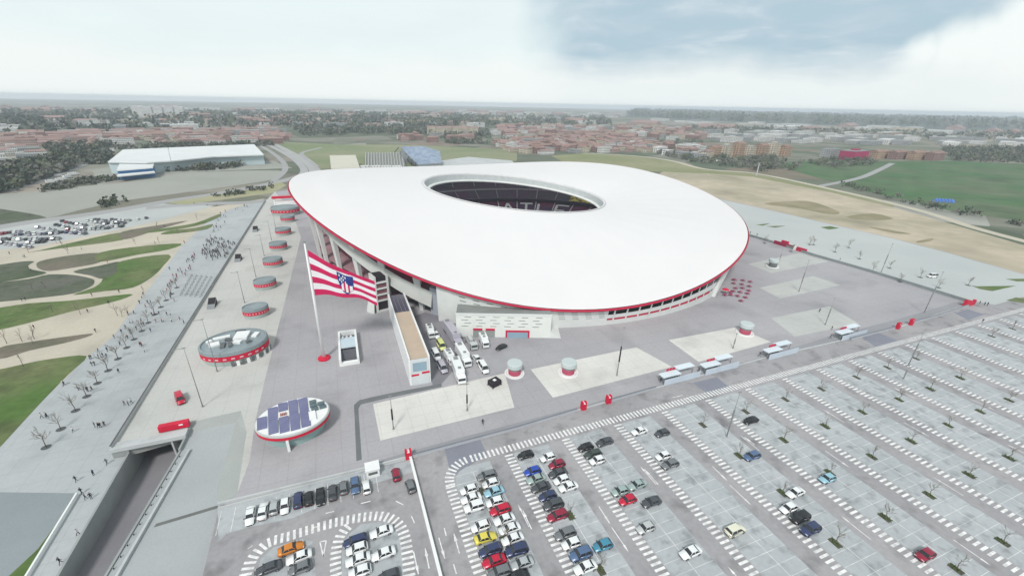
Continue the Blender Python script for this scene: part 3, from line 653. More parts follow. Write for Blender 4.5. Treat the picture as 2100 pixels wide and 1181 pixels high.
band(mb, lambda t: el(t, .86, z=0), lambda t: el(t, .88, -2.9), 0, 228.5); band(mb, lambda t: el(t, .86, z=0), lambda t: el(t, .88, -2.9), 287, 360)
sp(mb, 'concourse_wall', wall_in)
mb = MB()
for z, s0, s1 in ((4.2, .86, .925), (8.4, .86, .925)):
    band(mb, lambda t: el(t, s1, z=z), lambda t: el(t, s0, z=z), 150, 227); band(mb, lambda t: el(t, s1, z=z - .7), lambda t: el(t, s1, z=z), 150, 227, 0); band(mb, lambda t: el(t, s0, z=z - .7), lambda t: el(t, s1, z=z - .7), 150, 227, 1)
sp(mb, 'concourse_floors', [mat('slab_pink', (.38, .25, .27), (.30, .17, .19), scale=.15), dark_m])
colm = mat('column_white', (.66, .68, .66), (.58, .60, .58), scale=.2)
for d in list(range(152, 226, 8)) + [291, 299, 307, 316, 326, 338, 350]:
    t = R_(d); a = el(t, .925, z=0); b = el(t, .948, -3.6); tg = (el(t + .01, 1, z=0) - el(t - .01, 1, z=0)).normalized(); n = (el(t, 1, z=0) - el(t, .9, z=0)).normalized()
    mb = MB(); w0, w1 = .8, 1.7
    mb.loft([[a - tg * w0, a + tg * w0, a + tg * w0 + n * 1.2, a - tg * w0 + n * 1.2], [b - tg * w1 - n * .8, b + tg * w1 - n * .8, b + tg * w1 + n * 1.3, b - tg * w1 + n * 1.3]])
    sp(mb, 'column', colm)
# big white fin at the right end of the facade
mb = MB(); a = G(1466, 609); top = el(R_(295.6), .99, -1.4); top2 = el(R_(290.5), .985, -1.5); b = G(1449, 612)
mb.loft([[a, a + Vector((-1.6, 1, 0)), a + Vector((-1.6, 2.5, 0)), a + Vector((.8, 1.5, 0))], [top, top2, top2 + Vector((0, 4, .3)), top + Vector((0, 4, .3))]])
mb.loft([[b, b + Vector((-.7, .2, 0)), b + Vector((-.7, .9, 0)), b + Vector((.2, .9, 0))], [a.lerp(top, .55), a.lerp(top, .55) + Vector((-.8, .5, 0)), a.lerp(top, .55) + Vector((-.8, 1.2, 0)), a.lerp(top, .55) + Vector((0, 1, 0))]])
sp(mb, 'raking_fin', colm)
mb = MB(); band(mb, lambda t: el(t, .93, z=0), lambda t: el(t, .955, -2.4), 286.5, 293); sp(mb, 'return_wall', vent_m)
# shutters and stair tower beside the footbridge
stt = MB(); c0 = G(776, 641); ax = Vector((.97, .24, 0)); ay = Vector((-.24, .97, 0))
def lb(mb, o, x0, x1, y0, y1, z0, z1, mi=0):
    mt = Matrix(((ax.x, ay.x, 0, o.x), (ax.y, ay.y, 0, o.y), (0, 0, 1, 0), (0, 0, 0, 1))); mb.box(x0, x1, y0, y1, z0, z1, mi, mt)
lb(stt, c0, 0, 5.0, .6, 7, 0, 15, 1)
for z in (0, 4.6, 7.2, 9.8, 12.4): lb(stt, c0, -.1, 5.1, 0, .6, z, z + .7, 0)
for x in (-.5, 4.6): lb(stt, c0, x, x + .8, -.1, 6, 0, 15.5, 0)
for z in (5.6, 8.2, 10.8): lb(stt, c0, .3, 4.6, .3, .58, z, z + .9, 2)
sp(stt, 'stair_tower', [colm, dark_m, mat('dull_rose', (.25, .10, .12), scale=.3)])
tri = MB(); w0 = G(756, 615); w1 = G(768, 644); tri.loft([[w1, w1 + Vector((-2.6, 3, 0)), w1 + Vector((-2.6, 5, 0)), w1 + Vector((.4, 4, 0))], [c0 + Vector((-.4, 0, 14)), c0 + Vector((-1.4, 1, 14)), c0 + Vector((-1.4, 3, 14)), c0 + Vector((-.4, 3, 14))]])
sp(tri, 'raking_buttress', colm)
# front service block
A = G(936, 690); B = G(1128, 693); bx = (B - A).normalized(); by = Vector((-bx.y, bx.x, 0)); BL = (B - A).length
def lbox(mb, x0, x1, y0, y1, z0, z1, mi=0):
    mb.box(x0, x1, y0, y1, z0, z1, mi, Matrix(((bx.x, by.x, 0, A.x), (bx.y, by.y, 0, A.y), (0, 0, 1, 0), (0, 0, 0, 1))))
mb = MB(); lbox(mb, 0, BL, 0, 9, 0, 8.9); BLK = mb
mb = MB(); lbox(mb, -.1, BL + .1, -.1, .35, 8.9, 9.6); lbox(mb, -.1, BL + .1, .35, 9, 8.9, 9.0, 1); sp(mb, 'block_parapet', [white_m, mat('recess_shade_grey', (.26, .28, .27), (.20, .22, .21), scale=.2)])  # block top coloured dark to stand for the shaded recess behind
mb = BLK
for r in range(4):
    for c in range(6):
        x = 2.0 + c * 5.2 + (r % 2) * 1.1
        for dz in (0, .5): lbox(mb, x, x + 2.4, -.06, 0, 4.4 + r * 1.25 + dz * .0, 4.55 + r * 1.25 + dz * .0, 1)
sp(mb, 'service_block', [mat('block_white', (.74, .76, .72), (.68, .71, .68), scale=.2, fine=.03), vent_m])
mb = MB(); lbox(mb, 18.2, 27, -.25, -.02, 0, 3.0); lbox(mb, 6.2, 9.6, -.3, -.02, 2.9, 3.6); lbox(mb, 10.8, 14.2, -.3, -.02, 2.9, 3.6); sp(mb, 'door_surround', rim_m)
mb = MB(); lbox(mb, 18.8, 26.4, -.32, -.25, 0, 2.3); sp(mb, 'entrance_glass', glass_m)
mb = MB(); lbox(mb, 6.2, 14.2, -.14, -.02, 0, 2.6); sp(mb, 'shutter', vent_m)
mb = MB(); C = A + bx * BL; mb.loft([[C, C + by * 8, C + by * 8 + Vector((0, 0, 2.4)), C + Vector((0, 0, 2.4))], [C + bx * 4, C + bx * 4 + by * 8, C + bx * 4 + by * 8 + Vector((0, 0, .1)), C + bx * 4 + Vector((0, 0, .1))]]); sp(mb, 'side_ramp', white_m)
#SECTION plaza objects
def frame(a, b):
    """matrix at a with x axis towards b"""
    d = (b - a).normalized(); n = Vector((-d.y, d.x, 0)); return Matrix(((d.x, n.x, 0, a.x), (d.y, n.y, 0, a.y), (0, 0, 1, a.z), (0, 0, 0, 1))), (b - a).length
def fitz(u, v, u2, v2):
    p = G(u, v); best = None
    for i in range(900):
        z = i * .08; d = Vector((p.x, p.y, z - H)); q = PPY - FP * d.dot(CY) / -d.dot(CZ)
        if best is None or abs(q - v2) < best[0]: best = (abs(q - v2), z)
    return p, best[1]
white2 = mat('painted_white', (.80, .81, .80), (.74, .755, .75), scale=.3, fine=.03, rough=.5)
metal = mat('grey_metal', (.30, .32, .33), (.25, .27, .28), scale=.5, rough=.45, metal=.3)
# footbridge building
fb = thing('footbridge', 'long white walled footbridge with a tan deck leading into the stadium', 'footbridge', (18, 112, 0))
c1, c2, c3, c4 = G(841, 738, 9.6), G(877, 730, 9.6), G(829, 607, 9.6), G(796, 607, 9.6)
c3 = Vector((21.6, 160, 9.6)); c4 = Vector((15.6, 160, 9.6)); c1 = Vector((15.0, 110.6, 9.6)); c2 = Vector((20.9, 110.4, 9.6))
inv = Matrix.Translation((-18, -112, 0))
def fp(mb, name, m, par=None, sm=False):
    o = mb.build(name, m, par or fb, sm)
    if par is None: o.matrix_parent_inverse = inv
    return o
def wallbetween(mb, a, b, z0, z1, th, mi=0):
    M_, Ln = frame(Vector((a.x, a.y, 0)), Vector((b.x, b.y, 0))); mb.box(0, Ln, -th / 2, th / 2, z0, z1, mi, M_)
mb = MB(); wallbetween(mb, c1, c4, 0, 9.6, .5); fp(mb, 'side_wall', white2)
mb = MB(); wallbetween(mb, c2, c3, 0, 9.6, .5); fp(mb, 'side_wall', white2)
mb = MB(); wallbetween(mb, c1 + Vector((.25, 0, 0)), c2 - Vector((.25, 0, 0)), 0, 8.9, .4); fp(mb, 'end_wall', mat('bridge_end', (.62, .66, .67), (.56, .60, .61), scale=.3))
mb = MB(); wallbetween(mb, c1 + Vector((.9, -.25, 0)), c2 + Vector((-.9, -.25, 0)), 4.9, 7.9, .12); fp(mb, 'end_window', glass_m)
mb = MB(); wallbetween(mb, c1 + Vector((.3, -.26, 0)), c1 + Vector((2.6, -.27, 0)), 3.3, 3.9, .14); wallbetween(mb, c2 + Vector((-2.4, -.25, 0)), c2 + Vector((-.1, -.27, 0)), 3.8, 4.4, .14); fp(mb, 'red_strip', red)
mb = MB(); mb.quad((15.3, 110.9, 8.9), (20.65, 110.7, 8.9), (21.1, 144, 8.9), (15.7, 144, 8.9)); fp(mb, 'deck', mat('tan_deck', (.50, .40, .31), (.44, .36, .28), scale=.2, width=.4, fine=.08))
mb = MB(); mb.quad((15.7, 144, 8.9), (21.1, 144, 8.9), (21.3, 160, 8.9), (15.9, 160, 8.9)); 
for k in range(3): x = 17 + k * 1.4; mb.box(x, x + .12, 144, 160, 8.91, 9.05, 1)
fp(mb, 'glazed_roof', [mat('violet_glass', (.115, .11, .15), (.09, .085, .12), scale=.3, rough=.2, spec=.5), metal])
# flagpole and flag
p0, pz = fitz(665, 735, 622, 498)
fpz = thing('flagpole', 'tall white tapering flagpole on a round red base beside the footbridge', 'flagpole', p0)
mb = MB(); mb.tube((0, 0, .3), (0, 0, pz), .62, .22, 12); mb.build('pole', white2, fpz, True)
mb = MB(); rr = [[(r * math.cos(a), r * math.sin(a), z) for a in [i * math.pi / 12 for i in range(24)]] for r, z in ((2.0, 0), (2.0, .45), (.8, .9))]; mb.loft(rr); mb.build('base', red, fpz)
mb = MB(); mb.tube((0, 0, pz), (0, 0, pz + .5), .35, .3, 8); mb.build('finial', metal, fpz)
fl = thing('flag', 'huge flag of red and white stripes with a blue, red and white shield crest', 'flag', p0)
def FL(s, t):    # s 0..1 along, t 0 bottom..1 top, local to pole
    zt = 38.0 - 12.0 * s ** 1.0 - 1.1 * math.sin(s * math.pi) * (1 if s < .6 else .8); zb = 23.1 - 5.4 * s ** 1.2 + .8 * math.sin(s * math.pi)
    x = .5 + 18.3 * s; y = .0 + .65 * math.sin(s * 11 + t * 2.5) * min(1, s * 3) - 1.0 * s
    z = zb + (zt - zb) * t + .35 * math.sin(s * 9 + 1) * s
    return Vector((x, y, z))
flag_r = mat('flag_red', (.60, .018, .11), (.52, .014, .09), scale=.4, fine=.03); flag_w = mat('flag_white', (.82, .80, .82), (.76, .76, .78), scale=.4, fine=.03); flag_b = mat('flag_blue', (.03, .05, .25), (.02, .04, .20), scale=.5, fine=.03)
mb = MB(); NS, NTT = 60, 35; o = 0; vs = [FL(i / NS, j / NTT) for j in range(NTT + 1) for i in range(NS + 1)]
mb.v = [tuple(v) for v in vs]
for j in range(NTT):
    for i in range(NS):
        k = j * (NS + 1) + i; mb.f.append((k, k + 1, k + NS + 2, k + NS + 1)); mb.mi.append(0 if (j // 5) % 2 == 0 else 1)
mb.build('cloth', [flag_r, flag_w], fl, True)
def patch(mb, poly, mi, off):    # polygon in crest coordinates on the flag, both faces
    cx = sum(p[0] for p in poly) / len(poly); cy = sum(p[1] for p in poly) / len(poly)
    def q(x, y, o): 
        s, t = .40 + x * .235, .14 + y * .70; p = FL(s, t); p.y += o; return p
    for o_ in (-off, off):
        c = q(cx, cy, o_); pts = []
        for (x0, y0), (x1, y1) in zip(poly, poly[1:] + poly[:1]):
            for k in range(4): pts.append(q(x0 + (x1 - x0) * k / 4, y0 + (y1 - y0) * k / 4, o_))
        n = len(pts); mb.add([c] + pts, [(0, 1 + i, 1 + (i + 1) % n) for i in range(n)], mi)
mb = MB()
patch(mb, [(-.02, 1.0), (.5, .93), (1.04, .98), (1.03, .45), (.9, .18), (.55, -.04), (.27, .1), (.1, .38), (.0, .62)], 0, .12)     # blue outline and field
def shield(x): return .05 + abs(x - .57) ** 1.3 * .55
def diag(x): return min(.40 + (x - .12) * .62, .82)
for k, (a, b) in enumerate(((.19, .34), (.34, .46), (.46, .62), (.62, .75), (.75, .95))):
    patch(mb, [(a, diag(a)), (b, diag(b)), (b, shield(b)), (a, shield(a))], 1 + k % 2, .18)
for cx_, cy_ in ((.12, .86), (.24, .74), (.13, .66), (.36, .84), (.36, .68), (.50, .80), (.24, .58)):
    r = .06; patch(mb, [(cx_ + (r if i % 2 == 0 else r * .5) * math.sin(i * math.pi / 5), cy_ + (r if i % 2 == 0 else r * .5) * 1.4 * math.cos(i * math.pi / 5)) for i in range(10)], 1, .2)
mb.build('crest', [flag_b, flag_w, flag_r], fl)
# led stair-top pavilion beside the flagpole
q0, q1 = G(697, 752), G(738, 748); M_, Ln = frame(q0, q1)
sg = thing('stairwell_canopy', 'white framed open stairwell with glass roof and dark landing beside the flagpole', 'stairwell', q0, R_(-1))
W_ = 6.3; D_ = 20
mb = MB(); mb.box(0, .7, 0, D_, 0, 2.6).box(W_ - .7, W_, 0, D_, 0, 2.6).box(.7, W_ - .7, 0, 1.4, 0, 1.0).box(.7, W_ - .7, D_ - .7, D_, 0, 2.6); mb.build('frame', white2, sg)
mb = MB()
for k in range(9): mb.box(.7, W_ - .7, 1.4 + k * .75, 2.15 + k * .75, 0, .15 + k * .16)
mb.build('steps', mat('step_dark', (.10, .10, .12), (.14, .14, .16), scale=.3), sg)
mb = MB(); mb.box(.7, W_ - .7, 8.2, 15, 1.9, 2.3); mb.build('glass_roof', mat('pale_glass', (.55, .64, .70), (.48, .58, .64), scale=.2, rough=.3), sg)
mb = MB(); mb.box(.7, W_ - .7, 15, D_ - .7, 0, .8); mb.build('landing', asph_d, sg)
for k in range(3):
    mb = MB(); x = 1.5 + k * 1.4; mb.loft([[(x + .45 * r * math.cos(a), 17 + .45 * r * math.sin(a), z) for a in [i * math.pi / 5 for i in range(10)]] for r, z in ((.9, .8), (1.1, 1.3), (.8, 1.7), (.3, 1.9))]); mb.build('vent_cowl', white2, sg, True)
# ---------------- oval kiosks
def oval(a, b, n=40, e=2.0): return [(a * (abs(math.cos(t)) ** (2 / e)) * (1 if math.cos(t) >= 0 else -1), b * (abs(math.sin(t)) ** (2 / e)) * (1 if math.sin(t) >= 0 else -1)) for t in [2 * math.pi * i / n for i in range(n)]]
def ring3(a, b, z, n=40): return [(x, y, z) for x, y in oval(a, b, n)]
kroof = mat('kiosk_roof_grey', (.28, .33, .345), (.22, .265, .28), scale=.25, width=.4)
kbase = mat('kiosk_base', (.42, .47, .45), (.34, .40, .38), scale=.3); kwall = mat('kiosk_dark', (.10, .11, .12), (.16, .17, .17), scale=.3)
def kiosk(name, label, cat, x, y, a, b, h, rz_=0, group=None, z=0):
    k = thing(name, label, cat, (x, y, z), rz_, group)
    mb = MB(); mb.loft([ring3(a * .93, b * .93, 0), ring3(a * .97, b * .97, h * .38)]); mb.build('counter_wall', kbase, k)
    mb = MB(); mb.loft([ring3(a, b, h * .38), ring3(a, b, h * .68)])
    for i in range(9):
        t0, t1 = R_(-150 + i * 13.5), R_(-150 + i * 13.5 + 6); f = 1.012
        mb.quad(*( (a * f * math.cos(t), b * f * math.sin(t), zz_) for t, zz_ in ((t0, h * .48), (t1, h * .48), (t1, h * .58), (t0, h * .58))), 1)
    mb.build('red_band', [red, mat('faded_pink', (.72, .42, .48), scale=.4, fine=0)], k)
    mb = MB(); mb.loft([ring3(a * .985, b * .985, h * .68), ring3(a, b, h * .72), ring3(a, b, h * .93), ring3(a * .97, b * .97, h), ring3(a * .93, b * .93, h), ring3(a * .92, b * .92, h * .93)]); mb.build('roof', kroof, k)
    return k
def copy_tree(o, loc, rz_=None, label=None, scale=None):
    def rec(s, par):
        c = s.copy(); col.objects.link(c)
        if par: c.parent = par
        for ch in list(s.children): rec(ch, c)
        return c
    c = rec(o, None); c.location = loc
    if rz_ is not None: c.rotation_euler = (0, 0, rz_)
    if label: c['label'] = label
    if scale: c.scale = (scale,) * 3
    return c
kn = ['nearest of the row of grey roofed oval kiosks, just behind the glazed food hall', 'second nearest grey roofed oval kiosk with red band in the left row', 'third grey roofed oval kiosk counted from the near end of the row',
      'fourth grey roofed oval kiosk counted from the near end of the row', 'fifth grey roofed oval kiosk of the left row, seen small', 'farthest small oval kiosk, partly behind the larger pavilion by the roof edge']
k0 = None
for i, (u, v) in enumerate(((525, 641), (544, 585), (560, 541), (571, 508), (581, 478), (590, 452))):
    p = G(u, v - 3, 2.0)
    if k0 is None: k0 = kiosk('oval_kiosk', kn[0], 'kiosk', p.x, p.y, 4.7, 3.6, 4.4, R_(12), 'oval kiosks in a row on the left plaza')
    else: copy_tree(k0, (p.x, p.y, 0), R_(12), kn[i])
p = G(586, 434, 2); kiosk('oval_pavilion', 'wide oval pavilion with a red band at the far end of the kiosk row', 'pavilion', p.x, p.y, 10, 7, 6)
p = G(588, 419, 2); pv = thing('entrance_gantry', 'pale gantry with a red beam beyond the far pavilion', 'gantry', (p.x, p.y, 0))
MB().box(-9, -8, -1, 1, 0, 7).build('leg', white2, pv); MB().box(8, 9, -1, 1, 0, 7).build('leg', white2, pv); mb = MB(); mb.box(-10, 10, -1.5, 1.5, 7, 8.6); mb.build('beam', red, pv); mb = MB(); mb.box(-7.5, 7.5, -3, 3, 0, 4.5); mb.build('booth', white2, pv)
# glazed food hall (large oval with cluttered glass roof)
p = G(483, 712, 2.5); fh = kiosk('food_hall', 'large oval food hall with cluttered glass roof and red band on the left plaza', 'kiosk', p.x, p.y, 10.2, 8.2, 5.4, R_(8))
mb = MB(); rnd = random.Random(3)
mb.loft([ring3(9.35, 7.5, 5.05), ring3(6, 5, 5.2), ring3(.1, .1, 5.3)], caps=False); mb.build('glass_roof', mat('roof_glass_grey', (.27, .32, .34), (.20, .25, .27), scale=.4, rough=.3), fh)
for i, (x, y, w, d, hh, mi) in enumerate(((2.5, 1.5, 4.2, 5.2, .9, 0), (-3.5, 3.3, 5, 1.2, .6, 0), (-3, -2.8, 1.2, 3.2, .7, 1), (-1.0, -3.2, 1.0, 3.0, .8, 1), (-5.5, -.8, 3, 2.4, .6, 0), (6.6, .6, 1.6, 3, .6, 0), (1.2, -2.5, 2.4, 1.6, .8, 0), (4.4, -3.6, 1.4, 1.2, .9, 1), (2.2, 5.4, 3.2, .7, .7, 1), (-1.2, .4, 2.4, 1.2, .9, 1), (-7, 1.6, 1.6, 1.2, .8, 0))):
    mb = MB(); mb.box(-w / 2, w / 2, -d / 2, d / 2, 0, hh); o = mb.build('roof_unit', [white2, kwall][mi], fh, loc=(x, y, 5.15)); o.rotation_euler = (0, 0, rnd.uniform(-.5, .5))
mb = MB()
for i in range(11):
    t0 = R_(-98 + i * 8.2); t1 = t0 + R_(5.2); f = 1.04
    mb.quad(*((10.2 * f * math.cos(t), 8.2 * f * math.sin(t), z) for t, z in ((t0, .05), (t1, .05), (t1, 1.9), (t0, 1.9))), 0 if i % 2 else 1)
mb.build('banner_panels', [white2, kwall], fh)
# solar kiosk
p = G(601, 853, 4.6); sk_ = thing('solar_kiosk', 'large oval kiosk with violet solar panels on a white roof and a red rim', 'kiosk', (p.x, p.y, 0), R_(6))
a_, b_ = 8.9, 7.4
mb = MB(); mb.loft([ring3(a_ * .80, b_ * .80, 0), ring3(a_ * .84, b_ * .84, 3.2)]); mb.build('glass_wall', mat('sea_green_glass', (.25, .38, .37), (.30, .42, .40), scale=.3, rough=.25, spec=.5), sk_)
mb = MB(); mb.loft([ring3(a_ * .9, b_ * .9, 3.2), ring3(a_ * 1.0, b_ * 1.0, 3.3), ring3(a_ * 1.0, b_ * 1.0, 4.0), ring3(a_ * .96, b_ * .96, 4.0)]); mb.build('red_band', red, sk_)
mb = MB(); mb.loft([ring3(a_ * .985, b_ * .985, 4.0), ring3(a_ * 1.0, b_ * 1.0, 4.15), ring3(a_ * 1.0, b_ * 1.0, 4.6), ring3(a_ * .97, b_ * .97, 4.75), ring3(a_ * .9, b_ * .9, 4.78)]); mb.build('roof', [mat('roof_rim_grey', (.50, .53, .52), scale=.3)], sk_)
mb = MB(); mb.add(ring3(a_ * .965, b_ * .965, 4.8), [tuple(range(40))]); mb.build('roof_deck', white2, sk_)
spm = mat('solar_cell', (.17, .175, .30), (.13, .135, .25), scale=.5, rough=.35, spec=.5); sfr = white2
for cx_, cy_, h_ in ((-7.1, -.1, 4.6), (-4.6, 2.8, 4.9), (-4.6, -2.7, 5.2), (-2.15, 4.6, 3.4), (-2.15, -2.9, 6.0), (.3, 3.6, 5.6), (.3, -2.9, 6.4), (2.75, 3.3, 5.6), (2.75, -2.9, 6.2)):
    pn = thing('tmp', None, None) if False else None
    mb = MB(); mb.box(-1.1, 1.1, -h_ / 2, h_ / 2, .12, .2, 0); q = mb.build('solar_panel', spm, sk_, loc=(cx_, cy_, 4.85)); q.rotation_euler = (R_(3), 0, 0)
for k in range(5):
    mb = MB(); mb.box(-.85, .85, -.7, .7, 0, .25); mb.build('skylight', mat('skylight_dark', (.06, .10, .12), (.12, .17, .18), scale=.6, rough=.2, spec=.5), sk_, loc=((5.1, 3.6, 4.82), (5.1, 1.9, 4.82), (7.0, 2.0, 4.82), (5.3, .2, 4.82), (7.3, .3, 4.82))[k])
mb = MB(); mb.box(3.7, 5.3, -4.2, -.8, 4.82, 5.3); mb.build('plant_box', white2, sk_)
mb = MB()
for k in range(4): mb.box(-2.9 + k * .42, -2.74 + k * .42, .9, 1.9, 4.82, 5.2)
mb.build('louvre', mat('rust', (.42, .12, .10), scale=.5), sk_)
mb = MB(); mb.box(-2.3, -1.7, -7.6, -5.9, 0, 3.2); mb.build('door_post', white2, sk_)
# round ticket kiosks
tk0 = None
tl = ['white round ticket kiosk with red middle, nearest the parked broadcast trucks', 'white round ticket kiosk with red middle standing on the corner of the beige paving', 'white round ticket kiosk beside the lamp post on the third beige panel', 'small white round kiosk with a dark window band near the far right fence']
for i, (u, v) in enumerate(((1055, 770), (1165, 768), (1527, 687), (1584, 551))):
    p = G(u, v - 4)
    if i in (0, 3):
        dk = i == 3
        tk = thing('ticket_kiosk', tl[i], 'ticket kiosk', (p.x, p.y, 0), 0, 'round ticket kiosks on the plaza')
        C = lambda r, z: [(r * math.cos(2 * math.pi * j / 24), r * math.sin(2 * math.pi * j / 24), z) for j in range(24)]
        mb = MB(); mb.loft([C(3.2, 0), C(3.2, .35), C(2.9, .4), C(2.5, .15)]); mb.build('plinth', white2, tk)
        mb = MB(); mb.loft([C(2.0, .3), C(2.0, 2.0)]); mb.build('body', kwall if dk else mat('kiosk_rose', (.50, .10, .16), (.38, .06, .11), scale=.4), tk)
        mb = MB(); mb.loft([C(2.0, 2.0), C(2.05, 2.7)]); mb.build('window_band', mat('win_grey', (.25, .27, .27), scale=.4, rough=.2), tk)
        mb = MB(); mb.loft([C(2.3, 2.7), C(2.5, 2.85), C(2.5, 4.1), C(2.3, 4.3)]); mb.build('roof', mat('kiosk_cap', (.46, .53, .53), (.52, .57, .57), scale=.3), tk)
        if tk0 is None: tk0 = tk
    else: copy_tree(tk0, (p.x, p.y, 0), 0, tl[i])
# red van on plaza and red hoarding
a = G(362, 800); b = G(376, 832)
# (van is built with the vehicles)
p = G(327, 889); q = G(389, 876); M_, Ln = frame(p, q)
hb_ = thing('hoarding', 'red box shaped sign hoarding on the plaza edge above the tunnel mouth', 'sign', p, math.atan2((q - p).y, (q - p).x))
mb = MB(); mb.box(0, Ln, 0, 1.4, .25, 1.9); mb.build('panel', red, hb_); MB().box(.2, .5, .2, 1.2, 0, .25).build('foot', metal, hb_); MB().box(Ln - .5, Ln - .2, .2, 1.2, 0, .25).build('foot', metal, hb_)
mb = MB(); mb.box(Ln - 2.1, Ln - 1.2, -.03, 0, 1.2, 1.6); mb.build('notice', white2, hb_)
# long wall along the promenade edge
lw = thing('parapet_wall', 'long low pale parapet wall between the plaza and the promenade', 'wall', (-58, 110, 0))
mb = MB(); wa, wb = Vector((-58.6, 108.3, 0)), Vector((-53.6, 411, 0)); M_, Ln = frame(wa, wb); mb.box(0, Ln, .1, .5, -2.5, 1.0, 0, M_); o = mb.build('wall', conc, lw); o.matrix_parent_inverse = Matrix.Translation((58, -110, 0))
mb = MB(); mb.box(0, Ln, .08, .42, 1.0, 1.1, 0, M_); o = mb.build('coping', mat('dark_coping', (.12, .125, .13), scale=.4), lw); o.matrix_parent_inverse = Matrix.Translation((58, -110, 0))
# lower terrace wall at bottom left
tw = thing('terrace_wall', 'low white terrace wall beside the grass wedge in the lower left corner', 'wall', tuple(G(160, 1016, LO)))
mb = MB(); a, b = G(161, 1014, LO), G(54, 1190, LO); M_, Ln = frame(a, b); mb.box(0, Ln + 6, -.18, .18, 0, .95, 0, Matrix.Translation(-a) @ Matrix.Translation((0, 0, 0)) @ M_); mb.build('wall', white2, tw)
# wedge shaped skylight boxes along the wall
wl_ = ['black wedge shaped stair hood nearest the camera along the long parapet wall', 'black wedge shaped stair hood in the middle of the long parapet wall', 'black wedge shaped stair hood farthest along the long parapet wall']
w0_ = None
for i, (u, v) in enumerate(((437, 628), (490, 534), (525, 474))):
    p = G(u, v)
    if w0_ is None:
        w0_ = thing('stair_hood', wl_[0], 'stair hood', p, 0, 'wedge shaped stair hoods along the wall')
        mb = MB(); mb.loft([[(-1.8, -2.6, 0), (1.0, -2.6, 0), (1.0, -2.6, .1), (-1.8, -2.6, .1)], [(-1.8, 3.4, 0), (1.0, 3.4, 0), (1.0, 3.4, 2.6), (-1.8, 3.4, 2.6)]]); mb.build('hood', metal, w0_)
        mb = MB(); mb.quad((1.03, -2.4, .05), (1.03, 3.3, .05), (1.03, 3.3, 2.4), (1.03, -2.4, .12)); mb.quad((-1.7, -2.66, .0), (.9, -2.66, .0), (.9, 3.2, 2.62), (-1.7, 3.2, 2.62)); mb.build('opening', dark_m, w0_)
    else: copy_tree(w0_, p, 0, wl_[i])
# perimeter wall along the service lane with red gate posts
def wallrun(label, pts, h, th, m, name='perimeter_wall', cap=None):
    o0 = Vector((pts[0][0], pts[0][1], 0)); t = thing(name, label, 'wall', o0); mb = MB(); mc = MB()
    for a, b in zip(pts, pts[1:]):
        M_, Ln = frame(Vector((*a[:2], 0)) - o0, Vector((*b[:2], 0)) - o0); mb.box(0, Ln, -th / 2, th / 2, 0, h, 0, M_); mc.box(0, Ln, -th / 2 - .05, th / 2 + .05, h, h + .1, 0, M_)
    mb.build('wall', m, t); mc.build('coping', cap or m, t); return t
lowm = mat('low_wall', (.44, .46, .49), (.38, .40, .43), scale=.3); coph = mat('coping_dark', (.20, .21, .24), scale=.3)
wallrun('low grey perimeter wall from the barrier post to the first gate', [G(843, 938), G(1060, 880), G(1183, 843)], .9, .3, lowm, cap=coph)
wallrun('low grey perimeter wall between the second gate post and the turnstiles', [G(1254, 823), G(1345, 797)], .9, .3, lowm, cap=coph)
wallrun('low grey perimeter wall right of the turnstiles up to the far gate', [G(1745, 697), G(1834, 674)], .9, .3, lowm, cap=coph)
wallrun('low grey perimeter wall beyond the far right gate posts', [G(1875, 662), G(1920, 650), G(1985, 628)], .9, .3, lowm, cap=coph)
wallrun('low grey kerb wall from the loading zone to the car park corner', [G(447, 1036), G(620, 994), G(775, 956), G(832, 941)], .6, .35, conc)
wallrun('dark long fence wall running back along the right side of the plaza', [G(1990, 622), G(1900, 594), G(1790, 560), G(1665, 524), G(1600, 503), G(1535, 484)], 1.3, .35, mat('fence_grey', (.22, .25, .25), (.27, .30, .30), scale=.3), name='boundary_fence')
gl_ = ['red gate post at the head of the white barrier wall', 'red gate post left of the gap in the perimeter wall', 'red gate post right of the gap in the perimeter wall', 'small red gate post left at the far gate', 'small red gate post right at the far gate']
g0 = None
for i, (u, v) in enumerate(((838, 939), (1196, 839), (1247, 826), (1840, 674), (1867, 666))):
    p = G(u, v)
    if g0 is None:
        g0 = thing('gate_post', gl_[0], 'gate post', p, 0, 'red gate posts along the perimeter wall')
        mb = MB(); mb.box(-.75, .75, -.5, .5, 0, 2.1).box(-.75, -.3, -.5, .5, 2.1, 2.7).box(.3, .75, -.5, .5, 2.1, 2.7); mb.build('post', red, g0)
        mb = MB(); mb.box(-.3, .3, -.52, .52, 2.1, 2.25); mb.build('cap', white2, g0)
        mb = MB(); mb.box(-.45, .45, -.53, -.5, .7, 1.3); mb.build('plate', rim_m, g0)
    else: copy_tree(g0, p, 0, gl_[i])
# white barrier wall
bw = thing('barrier_wall', 'long narrow white barrier wall dividing the car park entrance road', 'barrier', G(842, 942))
mb = MB(); mb.box(-.22, .22, -62, 0, 0, .95); o = mb.build('wall', white2, bw); mb = MB(); mb.box(-.3, .3, -62, 0, .95, 1.05); mb.build('coping', white2, bw)
# guard booth
p = G(765, 970); gb = thing('guard_booth', 'square white guard booth at the end of the kerbside parking row', 'booth', p, R_(0)); gb.scale = (.85,) * 3
mb = MB(); mb.box(-1.7, 1.7, -1.5, 1.5, 0, 2.5); mb.build('walls', white2, gb); mb = MB(); mb.box(-1.9, 1.9, -1.7, 1.7, 2.5, 2.75); mb.build('roof', white2, gb)
mb = MB(); mb.box(-1.2, 1.2, -1.54, -1.5, 1.0, 1.9); mb.build('window', kwall, gb)
